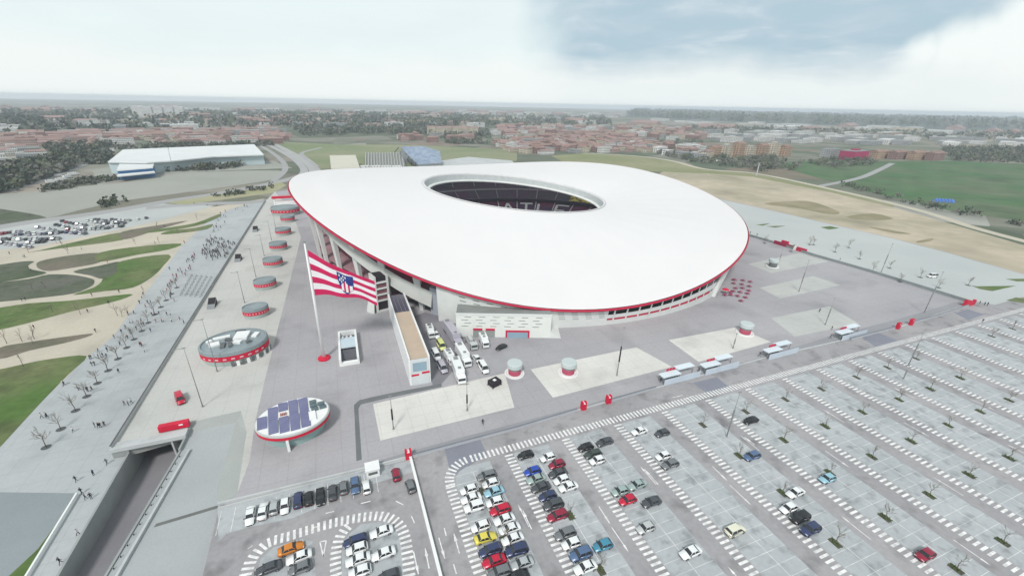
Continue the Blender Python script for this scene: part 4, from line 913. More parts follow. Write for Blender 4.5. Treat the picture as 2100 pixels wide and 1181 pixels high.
# turnstile canopies
ts0 = None
tsl = ['white turnstile canopy pair with red signs, nearest along the service lane', 'second white turnstile canopy pair with red signs along the service lane', 'third white turnstile canopy pair with red signs along the service lane', 'farthest and smallest white turnstile canopy pair with red sign']
for i, (u, v) in enumerate(((1390, 775), (1471, 755), (1596, 725), (1740, 688))):
    p = G(u, v)
    if ts0 is None:
        ts0 = thing('turnstile_canopy', tsl[0], 'turnstiles', p, R_(1), 'white turnstile canopies')
        cm = mat('canopy_white', (.66, .73, .78), (.60, .67, .72), scale=.2)
        mb = MB(); mb.box(-7.2, -.2, -1.2, 1.2, 2.3, 2.6); mb.build('canopy', cm, ts0)
        mb = MB(); mb.box(.4, 7.2, .8, 3.0, 2.3, 2.6); mb.build('canopy', cm, ts0)
        for x, y in ((-6.8, -1), (-6.8, 1), (-.6, -1), (-.6, 1), (.8, 1.0), (.8, 2.8), (6.8, 1.0), (6.8, 2.8)):
            mb = MB(); mb.box(x - .08, x + .08, y - .08, y + .08, 0, 2.3); mb.build('post', metal, ts0)
        for k in range(7):
            mb = MB(); x = -6.2 + k * .95; mb.box(x, x + .3, -.6, .6, 0, 1.1); mb.build('turnstile', metal, ts0)
        mb = MB(); mb.box(-7.2, 7.2, -1.9, -1.75, 0, 2.1); mb.build('glass_screen', mat('screen_glass', (.54, .61, .68), (.48, .55, .62), scale=.3, rough=.3), ts0)
        for x in (-3.6, -2.4, -1.2):
            mb = MB(); mb.box(x - .45, x + .45, 1.25, 1.4, 2.65, 3.5); mb.build('red_sign', rim_m, ts0)
    else: copy_tree(ts0, p, R_(1), tsl[i])
# red banners along the right fence
p = G(1588, 499); q = G(1655, 519); M_, Ln = frame(p, q); rb_ = thing('banner_wall', 'long dark red banner hoarding against the right boundary fence', 'banner', p, math.atan2((q - p).y, (q - p).x))
mb = MB(); mb.box(0, Ln * .62, -.9, -.6, 0, 2.2); mb.build('banner', mat('wine_banner', (.34, .02, .07), (.26, .015, .05), scale=.3), rb_)
mb = MB(); mb.box(Ln * .72, Ln, -1.6, -.6, 0, 2.4); mb.build('booth_front', rim_m, rb_)
mb = MB(); mb.box(Ln * .63, Ln * .71, -1.4, -.6, 0, 2.0); mb.build('gate_panel', white2, rb_)
mb = MB(); mb.box(Ln * .1, Ln * .3, 3, 4.5, 0, 2.4); mb.build('far_panel', rim_m, rb_)
p = G(1983, 628); rt = thing('banner_wall', 'bright red angular hoarding at the far right corner of the plaza', 'banner', p, R_(5))
mb = MB(); mb.loft([[(-1.5, 0, 0), (4.5, -.6, 0), (4.5, .6, 0), (-1.5, 1.2, 0)], [(-1.5, 0, 3.2), (4.5, -.6, 1.9), (4.5, .6, 1.9), (-1.5, 1.2, 3.2)]]); mb.build('panel', red, rt); mb = MB(); mb.box(5.2, 6.4, -.5, .5, 0, 2.2); mb.build('end_panel', rim_m, rt)
# red terrace tables
tb0 = None; n = 0; tbm = mat('table_red', (.36, .05, .12), (.30, .04, .10), scale=.5)
tabs = [(1505, 575), (1523, 576), (1538, 579), (1504, 582), (1521, 584), (1536, 588), (1486, 606), (1503, 598), (1517, 600), (1532, 603), (1498, 606), (1512, 608), (1528, 611), (1519, 618), (1497, 601), (1535, 597), (1522, 592), (1508, 592)]
for u, v in tabs:
    p = G(u, v)
    if tb0 is None:
        tb0 = thing('terrace_table', 'dark red terrace table with benches in the cluster right of the stadium', 'table', p, 0, 'red terrace tables right of the stadium')
        mb = MB(); mb.box(-1.0, 1.0, -.55, .55, .70, .80); mb.build('tabletop', tbm, tb0); mb = MB(); mb.box(-.1, .1, -.4, .4, 0, .7); mb.build('leg', metal, tb0)
        for y in (-1.0, .75):
            mb = MB(); mb.box(-1.0, 1.0, y, y + .25, .35, .45).box(-.8, -.7, y, y + .25, 0, .35).box(.7, .8, y, y + .25, 0, .35); mb.build('bench', tbm, tb0)
    else: copy_tree(tb0, p, random.uniform(-.2, .2), None, .85)
p = G(1486, 603); ps = thing('parasol', 'round red parasol beside the white raking fin', 'parasol', p); mb = MB(); mb.loft([[(1.6 * math.cos(a) * r, 1.6 * math.sin(a) * r, z) for a in [i * math.pi / 5 for i in range(10)]] for r, z in ((1, 2.3), (.5, 2.8), (.02, 3.1))]); mb.build('canopy', red, ps); mb = MB(); mb.tube((0, 0, 0), (0, 0, 2.9), .05, .05); mb.build('pole', metal, ps)
# black container on the first beige panel
p = G(1014, 789); bc = thing('equipment_crate', 'black equipment crate with a white lid patch near the parked vans', 'crate', p, R_(20)); mb = MB(); mb.box(-1.7, 1.7, -1.3, 1.3, .2, 1.8); mb.build('body', dark_m, bc); mb = MB(); mb.box(-.5, .4, -.5, .4, 1.8, 1.95); mb.build('lid_patch', white2, bc)
for x, y in ((-1.7, -1.3), (1.7, -1.3), (-1.7, 1.3), (1.7, 1.3)): MB().box(x - .2, x + .2, y - .2, y + .2, 0, .2).build('foot', metal, bc)
# railing posts along the ramp's right bank
rp0 = None
for k in range(16):
    y = 101.5 - k * 2.35; x = rx(y) + .9
    if rp0 is None: 
        rp0 = thing('bollard', 'small dark bollard in the row along the right bank of the sunken ramp', 'bollard', (x, y, FC), 0, 'dark bollards along the sunken ramp'); mb = MB(); mb.tube((0, 0, 0), (0, 0, .5), .10, .09, 8); mb.build('shaft', dark_m, rp0); mb = MB(); mb.tube((0, 0, .5), (0, 0, .58), .12, .06, 8); mb.build('cap', metal, rp0)
    else: copy_tree(rp0, (x, y, FC))
lw2 = wallrun('second pale wall running beside the bollards above the sunken ramp', [(-41.5, 103), (-45.6, 73), (-51.5, 30)], .55, .4, conc); lw2.location.z = FC
# ---------------- lamp posts
LP = [(416, 834, 378, 714, 'tall thin lamp post nearest the red van on the left plaza'), (446, 762, 414, 655, 'tall lamp post in front of the glazed food hall'), (502, 621, 488, 558, 'lamp post standing beside the nearest oval kiosk'), (525, 568, 512, 510, 'lamp post beside the second oval kiosk'),
      (542, 525, 531, 482, 'lamp post beside the third oval kiosk'), (557, 493, 548, 454, 'lamp post beside the fourth oval kiosk'), (565, 466, 561, 440, 'farthest short lamp post along the kiosk row'),
      (807, 880, 801, 812, 'lamp post on the left part of the first beige panel'), (958, 842, 955, 788, 'lamp post on the right part of the first beige panel'), (1265, 770, 1277, 672, 'lamp post on the second beige panel'), (1503, 714, 1515, 684, 'lamp post beside the round kiosk on the third beige panel'),
      (1692, 666, 1711, 612, 'lamp post on the fourth beige panel'), (1490, 895, 1517, 804, 'tall lamp post among the parking bays'), (1638, 598, 1659, 534, 'lamp post on the fifth beige panel'), (1807, 558, 1826, 500, 'lamp post beyond the right boundary fence'),
      (1895, 641, 1932, 558, 'very tall lamp post by the far right gate'), (1862, 750, 1896, 676, 'lamp post at the top right of the car park'), (1598, 536, 1605, 512, 'short lamp post beside the small kiosk with a dark band'), (1852, 777, 1865, 748, 'short lamp post inside the upper right parking rows')]
lm = mat('lamp_grey', (.30, .32, .31), (.26, .28, .27), scale=.3, metal=.3, rough=.5)
for u, v, u2, v2, lb_ in LP:
    p, hz_ = fitz(u, v, u2, v2)
    t = thing('lamp_post', lb_, 'lamp post', p, 0, 'tall lamp posts'); r = .14
    mb = MB(); mb.tube((0, 0, 0), (0, 0, hz_), r, r * .55, 8); mb.build('pole', lm, t, True); mb = MB(); mb.tube((0, 0, 0), (0, 0, .5), .28, .24, 8); mb.build('base', lm, t)
    if u > 600:
        mb = MB(); mb.tube((0, 0, hz_ * .30), (0, 0, hz_ * .62), r * 1.7, r * 1.5, 8); mb.build('floodlight_cluster', dark_m if u < 1480 else lm, t)
    else:
        mb = MB(); mb.box(-2.6, .1, -.06, .06, hz_ - .12, hz_); mb.build('arm', lm, t)
    mb = MB(); mb.box(-.45, .45, -.15, .15, hz_, hz_ + .12); mb.build('lamp_head', metal, t)
#SECTION vehicles
carp = mat('car_paint', (1, 1, 1), objcol=True, rough=.28, fine=0, spec=.6, metal=.1)
cglass = mat('car_glass', (.018, .022, .028), (.03, .035, .04), scale=2, rough=.12, spec=.6, fine=0)
tyre = mat('tyre', (.02, .02, .02), scale=3, fine=0); rimm = mat('wheel_rim', (.35, .36, .37), scale=3, metal=.6, rough=.35, fine=0)
lampw = mat('headlight_lens', (.7, .72, .72), scale=3, rough=.15, fine=0); lampr = mat('tail_lens', (.35, .01, .015), scale=3, rough=.2, fine=0); trim = mat('black_trim', (.025, .025, .027), scale=2, fine=0)
def car_meshes(L_, W2, belt, H_, hood, wsb, rfb, deck, trunkz, kind):
    """L_ length (nose at +x), W2 half width; hood = x of windscreen base, wsb = x of roof front, rfb = x of roof rear, deck = x of rear window base"""
    n, r = L_ / 2, -L_ / 2; w = W2
    def sec(x, zb, wb, zt, ww, cz): # rounded section: bottom, sides, shoulder, top
        return [(x, -wb, zb), (x, -ww, zb + .16), (x, -ww, zt - .18), (x, -ww * .93, zt), (x, 0, zt + cz), (x, ww * .93, zt), (x, ww, zt - .18), (x, ww, zb + .16), (x, wb, zb)]
    st = [sec(r, .35, w * .75, trunkz - .16, w * .84, .0), sec(r + .12, .26, w * .86, trunkz - .03, w * .94, .02), sec(r + .5, .22, w * .9, trunkz, w, .03), sec(deck, .22, w * .92, max(trunkz, belt), w, .03), sec(hood, .22, w * .92, belt, w, .03),
          sec(n - .75, .22, w * .9, belt - .14, w * .97, .04), sec(n - .25, .25, w * .84, belt - .26, w * .9, .03), sec(n, .33, w * .66, belt - .40, w * .74, .0)]
    b = MB(); b.loft([q[::-1] for q in st])
    ry, ty = w * .93, w * .76
    zb_ = belt
    rz_ = max(trunkz, belt)
    # roof panel (paint) with pillars
    rf = [[(wsb + .12, y, H_ - .035) for y in (-ty, 0, ty)], [(wsb - .3, y, H_ + (.02 if y == 0 else -.01)) for y in (-ty, 0, ty)], [((wsb + rfb) / 2, y, H_ + (.035 if y == 0 else 0)) for y in (-ty * 1.0, 0, ty * 1.0)], [(rfb + .1, y, H_ - .02 + (.02 if y == 0 else 0)) for y in (-ty, 0, ty)], [(rfb - .06, y, H_ - .06) for y in (-ty, 0, ty)]]
    b.loft(rf, closed=False, caps=False)
    for sy in (-1, 1):
        for (x0, x1, z0) in ((hood, wsb + .1, zb_), ((hood + deck) / 2 + .05, (wsb + rfb) / 2, zb_), (deck, rfb, rz_)):
            a = Vector((x0, sy * ry * 1.005, z0 - .02)); c = Vector((x1, sy * ty * 1.03, H_ - .03)); b.loft([[a + Vector((-.05, 0, 0)), a + Vector((.05, 0, 0)), a + Vector((.05, -sy * .06, .02)), a + Vector((-.05, -sy * .06, .02))], [c + Vector((-.05, 0, 0)), c + Vector((.05, 0, 0)), c + Vector((.05, -sy * .06, .02)), c + Vector((-.05, -sy * .06, .02))]])
    body = b.mesh('body', carp, True)
    g = MB(); bot = [(hood, -ry, zb_ - .02), (hood, ry, zb_ - .02), (deck, ry, rz_ - .02), (deck, -ry, rz_ - .02)]; top = [(wsb, -ty * .98, H_ - .05), (wsb, ty * .98, H_ - .05), (rfb, ty * .98, H_ - .06), (rfb, -ty * .98, H_ - .06)]
    g.loft([bot, top]); glass = g.mesh('windows', cglass)
    wm = MB(); rr = .33 if H_ < 1.9 else .37
    def ringx(r_, y): return [(r_ * math.cos(i * math.pi / 7), y, r_ * math.sin(i * math.pi / 7)) for i in range(14)]
    wm.loft([ringx(rr * .9, -.11), ringx(rr, -.09), ringx(rr, .09), ringx(rr * .9, .11)], 0); wm.loft([ringx(rr * .6, -.115), ringx(rr * .6, .115)], 1)
    wheel = wm.mesh('wheel', [tyre, rimm])
    hl = MB(); hl.box(-.09, .09, -.2, .2, -.07, .07); hlm = hl.mesh('headlight', lampw); tlm = MB().box(-.05, .05, -.16, .16, -.08, .08).mesh('taillight', lampr)
    bp = MB(); bp.box(n - .06, n + .03, -w * .6, w * .6, .30, .48); bpm = bp.mesh('bumper', trim); bpr = MB().box(r - .03, r + .06, -w * .7, w * .7, .34, .50).mesh('bumper', trim)
    mir = MB().box(-.09, .09, -.09, .09, -.07, .07).mesh('mirror', trim)
    fx, rx_ = n - .85, r + .85
    parts = [('body', body, (0, 0, 0)), ('windows', glass, (0, 0, 0)), ('bumper', bpm, (0, 0, 0)), ('bumper', bpr, (0, 0, 0))] + [('wheel', wheel, (x, y, rr)) for x in (fx, rx_) for y in (-w + .08, w - .08)] + \
            [('headlight', hlm, (n - .2, y, belt - .36)) for y in (-w * .68, w * .68)] + [('taillight', tlm, (r + .03, y, trunkz - .28)) for y in (-w * .66, w * .66)] + [('mirror', mir, (hood - .15, y, belt + .08)) for y in (-w - .07, w + .07)]
    return parts
PROTO = {
 'hatchback': car_meshes(4.1, .88, .92, 1.47, .95, .25, -1.35, -1.85, 1.00, 'h'),
 'saloon': car_meshes(4.6, .90, .90, 1.43, .95, .20, -1.05, -1.65, 1.02, 's'),
 'estate car': car_meshes(4.6, .91, .93, 1.50, 1.0, .35, -1.75, -2.1, 1.02, 'e'),
 'off-roader': car_meshes(4.6, .95, 1.08, 1.72, 1.05, .45, -1.75, -2.1, 1.15, 'u'),
 'van': car_meshes(5.2, 1.0, 1.15, 2.15, 1.75, 1.15, -2.35, -2.5, 1.2, 'v'),
}
# box vans and lorries
def box_meshes(L_, W2, H_, cab, open_bed=False, nx=2):
    n, r = L_ / 2, -L_ / 2
    c = MB(); c.loft([[(n - cab, -W2 * .95, .5), (n - cab, W2 * .95, .5), (n - cab, W2 * .95, 2.3), (n - cab, -W2 * .95, 2.3)], [(n - .35, -W2 * .95, .5), (n - .35, W2 * .95, .5), (n - .35, W2 * .92, 2.25), (n - .35, -W2 * .92, 2.25)], [(n, -W2 * .9, .5), (n, W2 * .9, .5), (n, W2 * .88, 1.3), (n, -W2 * .88, 1.3)]])
    cabm = c.mesh('cab', carp)
    g = MB(); g.quad((n - .31, -W2 * .84, 2.12), (n + .02, -W2 * .8, 1.35), (n + .02, W2 * .8, 1.35), (n - .31, W2 * .84, 2.12)); g.box(n - cab + .5, n - .5, -W2 * .955, W2 * .955, 1.45, 2.0); gm_ = g.mesh('windows', cglass)
    b = MB(); b.box(r, n - cab - .15, -W2, W2, .75, 1.0 if open_bed else H_, 0)
    if open_bed: b.box(r, n - cab - .15, -W2, -W2 + .1, 1.0, 1.8).box(r, n - cab - .15, W2 - .1, W2, 1.0, 1.8).box(r + .5, n - cab - 1.5, -W2 * .5, W2 * .5, 1.0, 2.2)
    bm_ = b.mesh('cargo_bed' if open_bed else 'cargo_box', carp)
    ch = MB(); ch.box(r + .1, n - .3, -W2 * .7, W2 * .7, .45, .75); chm = ch.mesh('chassis', trim)
    ft = MB()
    if not open_bed: ft.box(r + .6, r + 1.8, -.6, .6, H_, H_ + .3).box(n - cab - 1.6, n - cab - .8, -.4, .4, H_, H_ + .25)
    ftm = ft.mesh('roof_unit', rimm) if ft.v else None
    wm = MB(); rr = .45
    def ringx(r_, y): return [(r_ * math.cos(i * math.pi / 7), y, r_ * math.sin(i * math.pi / 7)) for i in range(14)]
    wm.loft([ringx(rr, -.15), ringx(rr, .15)], 0); wm.loft([ringx(rr * .55, -.16), ringx(rr * .55, .16)], 1); wheel = wm.mesh('wheel', [tyre, rimm])
    xs = [n - 1.0, r + 1.3] + ([r + 2.5] if nx > 2 else [])
    p = [('cab', cabm, (0, 0, 0)), ('windows', gm_, (0, 0, 0)), ('cargo_bed' if open_bed else 'cargo_box', bm_, (0, 0, 0)), ('chassis', chm, (0, 0, 0))] + [('wheel', wheel, (x, y, rr)) for x in xs for y in (-W2 + .15, W2 - .15)]
    if ftm: p.append(('roof_unit', ftm, (0, 0, 0)))
    return p
PROTO['box van'] = box_meshes(6.0, 1.1, 2.9, 1.8); PROTO['lorry'] = box_meshes(9.5, 1.25, 3.5, 2.1, nx=3); PROTO['articulated lorry'] = box_meshes(13.5, 1.3, 3.8, 2.3, nx=3); PROTO['flatbed lorry'] = box_meshes(7.5, 1.2, 2.4, 2.0, True)
COL = {'white': (.80, .82, .82), 'black': (.018, .02, .022), 'dark grey': (.07, .078, .088), 'grey': (.17, .185, .195), 'silver': (.42, .45, .46), 'silver green': (.33, .42, .40), 'navy': (.035, .05, .12), 'blue': (.02, .07, .42), 'light blue': (.30, .52, .62), 'steel blue': (.09, .15, .27), 'turquoise blue': (.06, .26, .38),
       'red': (.52, .01, .045), 'dark red': (.28, .015, .045), 'yellow': (.72, .62, .10), 'orange': (.62, .22, .03), 'pale yellow': (.68, .72, .28), 'dark green': (.05, .07, .06), 'pale grey': (.5, .52, .52), 'cream': (.74, .74, .60), 'lilac grey': (.45, .44, .50)}
NMK = {'hatchback': 'car', 'saloon': 'car', 'estate car': 'car', 'off-roader': 'off-roader', 'van': 'van', 'box van': 'box van', 'lorry': 'lorry', 'articulated lorry': 'lorry', 'flatbed lorry': 'flatbed lorry'}
def vehicle(kind, colour, p, rot, label, group=None, z=0):
    nm = {'car': 'parked_car', 'off-roader': 'parked_off_roader', 'van': 'parked_van', 'box van': 'box_van', 'lorry': 'lorry', 'flatbed lorry': 'flatbed_lorry'}[NMK[kind]]
    t = thing(nm, label, NMK[kind], (p[0], p[1], z), rot, group)
    c = (*COL[colour], 1)
    for n_, me, lc in PROTO[kind]:
        o = link(n_, me, t, lc)
        o.color = c
    return t
ORD = ['first', 'second', 'third', 'fourth', 'fifth', 'sixth', 'seventh', 'eighth', 'ninth', 'tenth', 'eleventh', 'twelfth', 'thirteenth', 'fourteenth', 'fifteenth']
def art(c): return c
KV = {'h': 'hatchback', 's': 'saloon', 'e': 'estate car', 'u': 'off-roader', 'v': 'van'}
def place_column(desc, group, lst, xline=None, rot0=math.pi, zz=.7):
    for i, (u, v, colour, k, *ex) in enumerate(lst):
        p = G(u, v, zz)
        r = rot0 + (random.uniform(-.03, .03)) + (math.pi if ex and ex[0] == 'f' else 0)
        x = p.x if xline is None else p.x * .5 + xline * .5
        vehicle(KV[k], colour, (x, p.y), r, f'{colour} {KV[k]}, {ORD[i]} from the top, {desc}', group)
GP = 'cars parked in the bays'
place_column('the left column beside the barrier wall', GP, [(962, 1003, 'white', 'h'), (966, 1021, 'white', 's'), (973, 1038, 'white', 'u'), (986, 1078, 'white', 'h'), (996, 1101, 'yellow', 's', 'f'), (1005, 1127, 'navy', 'e'), (1013, 1149, 'red', 's'), (1024, 1172, 'grey', 'e')])
place_column('the right column beside the barrier wall', GP, [(998, 974, 'grey', 'e'), (1006, 990, 'white', 'h'), (1013, 1007, 'light blue', 's'), (1015, 1028, 'white', 'h'), (1026, 1044, 'red', 'e'), (1034, 1064, 'white', 's'), (1045, 1083, 'white', 's'), (1051, 1104, 'white', 's'), (1059, 1127, 'navy', 'u'), (1070, 1154, 'silver', 's'), (1060, 1182, 'black', 's')])
place_column('the second island left column', GP, [(1078, 932, 'black', 'h'), (1092, 965, 'blue', 'h'), (1099, 981, 'silver green', 's'), (1109, 998, 'dark grey', 's'), (1123, 1016, 'navy', 'h'), (1135, 1034, 'dark grey', 'u'), (1143, 1056, 'dark red', 'e'), (1159, 1093, 'grey', 'e'), (1172, 1113, 'white', 'h'), (1191, 1135, 'steel blue', 'u'), (1200, 1162, 'white', 's')])
place_column('the second island right column', GP, [(1124, 937, 'white', 'h'), (1142, 951, 'dark red', 'h'), (1144, 969, 'dark grey', 's'), (1152, 983, 'white', 'h'), (1165, 997, 'white', 's'), (1236, 1117, 'turquoise blue', 'h')])
place_column('the third island left column', GP, [(1201, 916, 'black', 'h'), (1216, 930, 'dark green', 'e'), (1225, 943, 'white', 'h'), (1272, 1006, 'silver green', 'h'), (1287, 1024, 'red', 'h'), (1324, 1081, 'pale grey', 'h')])
place_column('the third island right column', GP, [(1240, 905, 'dark grey', 's'), (1306, 993, 'silver green', 's'), (1336, 1028, 'dark grey', 's'), (1416, 1131, 'white', 's')])
place_column('the fourth parking island', GP, [(1311, 883, 'white', 's'), (1358, 887, 'dark grey', 'h'), (1360, 934, 'white', 'h'), (1374, 951, 'grey', 'e'), (1508, 1086, 'cream', 'u', 'f')])
place_column('the big car park middle rows', GP, [(1540, 861, 'black', 's'), (1542, 934, 'steel blue', 'e'), (1697, 980, 'light blue', 'h'), (1631, 1009, 'white', 's'), (1617, 1041, 'white', 'h'), (1641, 1060, 'black', 'u'), (1662, 1084, 'navy', 'u'), (1898, 1136, 'dark red', 'h')])
place_column('the small island right side', GP, [(782, 1089, 'white', 's'), (786, 1134, 'white', 's'), (796, 1180, 'dark grey', 'h')], rot0=math.pi + .04)
place_column('the small island left side', GP, [(728, 1108, 'navy', 'e'), (732, 1124, 'white', 'h'), (734, 1146, 'white', 's'), (738, 1170, 'white', 'h')], rot0=math.pi + .04)
place_column('the leftmost parking island at the bottom', GP, [(597, 1123, 'orange', 's', 'f'), (613, 1141, 'white', 's'), (550, 1164, 'dark grey', 's'), (615, 1164, 'grey', 'h')], rot0=math.pi + .1)
row = [(513, 1056, 'white', 's'), (539, 1046, 'white', 's'), (562, 1038, 'silver', 'h'), (584, 1036, 'white', 'h'), (611, 1023, 'navy', 'e'), (633, 1020, 'black', 'h'), (657, 1017, 'black', 's'), (682, 1008, 'dark grey', 's'), (704, 998, 'grey', 'h'), (728, 994, 'steel blue', 'e'), (751, 997, 'white', 'h')]
for i, (u, v, c, k) in enumerate(row):
    p = G(u, v, .7); vehicle(KV[k], c, p, R_(90) + random.uniform(-.03, .03) + (math.pi if i % 3 == 0 else 0), f'{c} {KV[k]}, {ORD[i]} from the left in the kerbside row', 'cars in the kerbside row')
p = G(812, 971, .7); vehicle('hatchback', 'dark red', p, R_(90), 'dark red hatchback standing alone between the white booth and the barrier wall')
p = G(845, 994, .7); vehicle('hatchback', 'grey', (p.x - .4, p.y), R_(95), 'grey hatchback close beside the white barrier wall below the red post')
a, b = G(362, 800, 1), G(375, 832, 1); vehicle('van', 'red', a.lerp(b, .5), math.atan2((b - a).y, (b - a).x), 'bright red van standing alone on the left plaza near the red hoarding')
# broadcast trucks in the service yard
tv = [('box van', 'white', 876, 664, 890, 700, 'white box van, topmost in the row beside the footbridge'), ('hatchback', 'white', 890, 678, 899, 690, 'small white car behind the pale yellow van'), ('van', 'pale yellow', 898, 695, 912, 718, 'pale yellow van among the white broadcast vans'),
      ('van', 'white', 888, 714, 901, 738, 'white van directly in front of the topmost box van beside the footbridge'), ('van', 'lilac grey', 901, 740, 914, 763, 'pale lilac white van, lowest beside the footbridge'), ('articulated lorry', 'lilac grey', 912, 664, 946, 713, 'long grey articulated broadcast lorry in the middle of the yard'),
      ('box van', 'white', 915, 722, 931, 748, 'white box van in front of the pale yellow van'), ('lorry', 'white', 941, 716, 960, 748, 'white lorry directly in front of the long grey articulated lorry'), ('lorry', 'white', 933, 745, 948, 783, 'white lorry, lowest of the yard and nearest the beige paving'),
      ('flatbed lorry', 'pale grey', 957, 685, 977, 720, 'flatbed lorry carrying equipment beside the service block wall'), ('box van', 'white', 985, 684, 1001, 717, 'white box van parked right in front of the service block'), ('saloon', 'white', 972, 726, 986, 741, 'white car between the flatbed lorry and the lone white van'), ('van', 'white', 985, 741, 999, 763, 'lone white van at the right end of the yard, lower right'), ]
for k, c, u0, v0, u1, v1, lb_ in tv:
    a, b = G(u0, v0, 1.2), G(u1, v1, 1.2); vehicle(k, c, a.lerp(b, .5), math.atan2((b - a).y, (b - a).x), lb_, 'broadcast vehicles in the service yard').scale = (1.12,) * 3
p = G(1028, 711, .7); vehicle('saloon', 'black', p, R_(200), 'black car with a pale roof parked by the red framed entrance'); 
p = G(1912, 566, .7); vehicle('van', 'white', p, R_(170), 'white van parked beyond the right boundary fence')
# far left car park
far = random.Random(11)
LOTC = ['white', 'white', 'white', 'silver', 'grey', 'dark grey', 'black', 'navy', 'black', 'lilac grey', 'silver', 'dark red']
rows = [((4, 497), (62, 506), 7), ((28, 482), (58, 478), 3), ((2, 489), (40, 490), 5), ((55, 490), (120, 489), 8), ((60, 480), (118, 478), 6), ((78, 466), (110, 471), 4), ((115, 460), (172, 474), 8), ((118, 475), (175, 478), 7), ((128, 453), (175, 462), 7), ((140, 470), (170, 467), 4),
        ((176, 470), (222, 467), 6), ((180, 452), (215, 459), 5), ((195, 449), (255, 457), 9), ((212, 455), (250, 460), 5), ((265, 451), (300, 446), 3), ((85, 491), (118, 488), 4), ((5, 478), (40, 474), 5), ((200, 466), (250, 463), 6), ((230, 450), (262, 451), 5), ((60, 497), (90, 495), 4)]
car1 = {}
def simple_car(kind):
    if kind in car1: return car1[kind]
    return PROTO[kind][:2]
i_ = 0
tagl = {'white': 'white', 'silver': 'silver', 'grey': 'grey', 'dark grey': 'dark grey', 'black': 'black', 'navy': 'dark blue', 'lilac grey': 'pale grey', 'dark red': 'dark red'}
for a, b, n in rows:
    for j in range(n):
        f = j / max(n - 1, 1); u = a[0] + (b[0] - a[0]) * f; v = a[1] + (b[1] - a[1]) * f
        p = G(u, v + far.uniform(-.6, .6), LO + .7); c = far.choice(LOTC); k = far.choice(['hatchback', 'saloon', 'estate car', 'off-roader'])
        t = thing('parked_car', f'{tagl[c]} car among the tightly parked rows of the far left car park', 'car', (p.x, p.y, LO + .07), R_(95) + far.uniform(-.1, .1), f'{tagl[c]} cars in the far left car park')
        for n_, me, lc in [q for q in PROTO[k] if q[0] in ('body', 'windows', 'wheel')]: o = link(n_, me, t, lc); o.color = (*COL[c], 1)
        i_ += 1
#SECTION trees and people
bark = mat('bark', (.10, .085, .07), (.15, .13, .11), scale=2, fine=.2); twig_m = mat('twig', (.20, .18, .15), (.26, .24, .20), scale=1, fine=.2); leafm = mat('shrub_leaf', (.06, .10, .03), (.12, .15, .05), scale=1.5, fine=.3); pitm = mat('pit_soil', (.07, .075, .05), (.10, .10, .07), scale=2)
def tree_meshes(seed, h, spread, nb, twr=.02, leaf=0):
    r = random.Random(seed); tr = MB(); cr = MB()
    pts = [Vector((0, 0, 0))]
    for k in range(1, 5): pts.append(Vector((r.uniform(-.08, .08) * k, r.uniform(-.08, .08) * k, h * .72 * k / 4)))
    rad = [h * .02, h * .017, h * .014, h * .011, h * .007]
    for k in range(4): tr.tube(pts[k], pts[k + 1], rad[k], rad[k + 1], 6)
    def branch(p, d, ln, rr, dep):
        e = p + d * ln; cr.tube(p, e, rr, rr * .55, 4, cap=False)
        if leaf:
            for _ in range(leaf):
                c = p.lerp(e, r.random()) + Vector([r.uniform(-.3, .3) * ln for _ in range(3)]); s = r.uniform(.12, .25) * (h / 6)
                a = Vector([r.gauss(0, 1) for _ in range(3)]).normalized() * s; bb = a.orthogonal().normalized() * s
                cr.add([c - a, c + bb, c + a, c - bb], [(0, 1, 2, 3)], 1)
        if dep:
            for _ in range(3):
                nd = (d + Vector((r.uniform(-.7, .7), r.uniform(-.7, .7), r.uniform(-.1, .7)))).normalized(); branch(p.lerp(e, r.uniform(.4, 1)), nd, ln * r.uniform(.55, .75), rr * .6, dep - 1)
    for k in range(nb):
        a = r.uniform(0, 6.28); z = r.uniform(.35, 1); seg = min(int(z * 4), 3); p = pts[seg].lerp(pts[seg + 1], z * 4 - seg if z < 1 else 1)
        branch(p, Vector((math.cos(a) * spread, math.sin(a) * spread, r.uniform(.5, 1.3))).normalized(), h * r.uniform(.2, .32), h * .007 + .01, 2)
    return tr.mesh('trunk', bark, True), cr.mesh('crown', [twig_m, leafm])
def shrub_mesh(seed, n=60, s=.6):
    r = random.Random(seed); mb = MB()
    for _ in range(n):
        c = Vector((r.gauss(0, s * .45), r.gauss(0, s * .8), abs(r.gauss(.15, .16)))); k = r.uniform(.08, .16); a = Vector([r.gauss(0, 1) for _ in range(3)]).normalized() * k; b = a.orthogonal().normalized() * k
        mb.add([c - a, c + b, c + a, c - b], [(0, 1, 2, 3)])
    return mb.mesh('base_plants', leafm)
small = [tree_meshes(s, 4.3, .8, 7) for s in (1, 2, 3)]; big = [tree_meshes(s, 6.2, .75, 9) for s in (4, 5, 6)]; sap = [tree_meshes(s, 4.6, .5, 5) for s in (7, 8)]
shr = [shrub_mesh(1), shrub_mesh(2), shrub_mesh(3, 90, .8)]
pit1 = MB(); pit1.add([(-.7, -1.1, .035), (.7, -1.1, .035), (.7, 1.1, .035), (-.7, 1.1, .035)], [(0, 1, 2, 3)]); pit1 = pit1.mesh('planting_pit', pitm)
pit2 = MB(); C_ = [(1.05 * math.cos(i * math.pi / 8), 1.05 * math.sin(i * math.pi / 8), .06) for i in range(16)]; pit2.add(C_, [tuple(range(16))]); pit2 = pit2.mesh('tree_grate', mat('grate_dark', (.10, .11, .11), scale=2))
rt_ = random.Random(5)
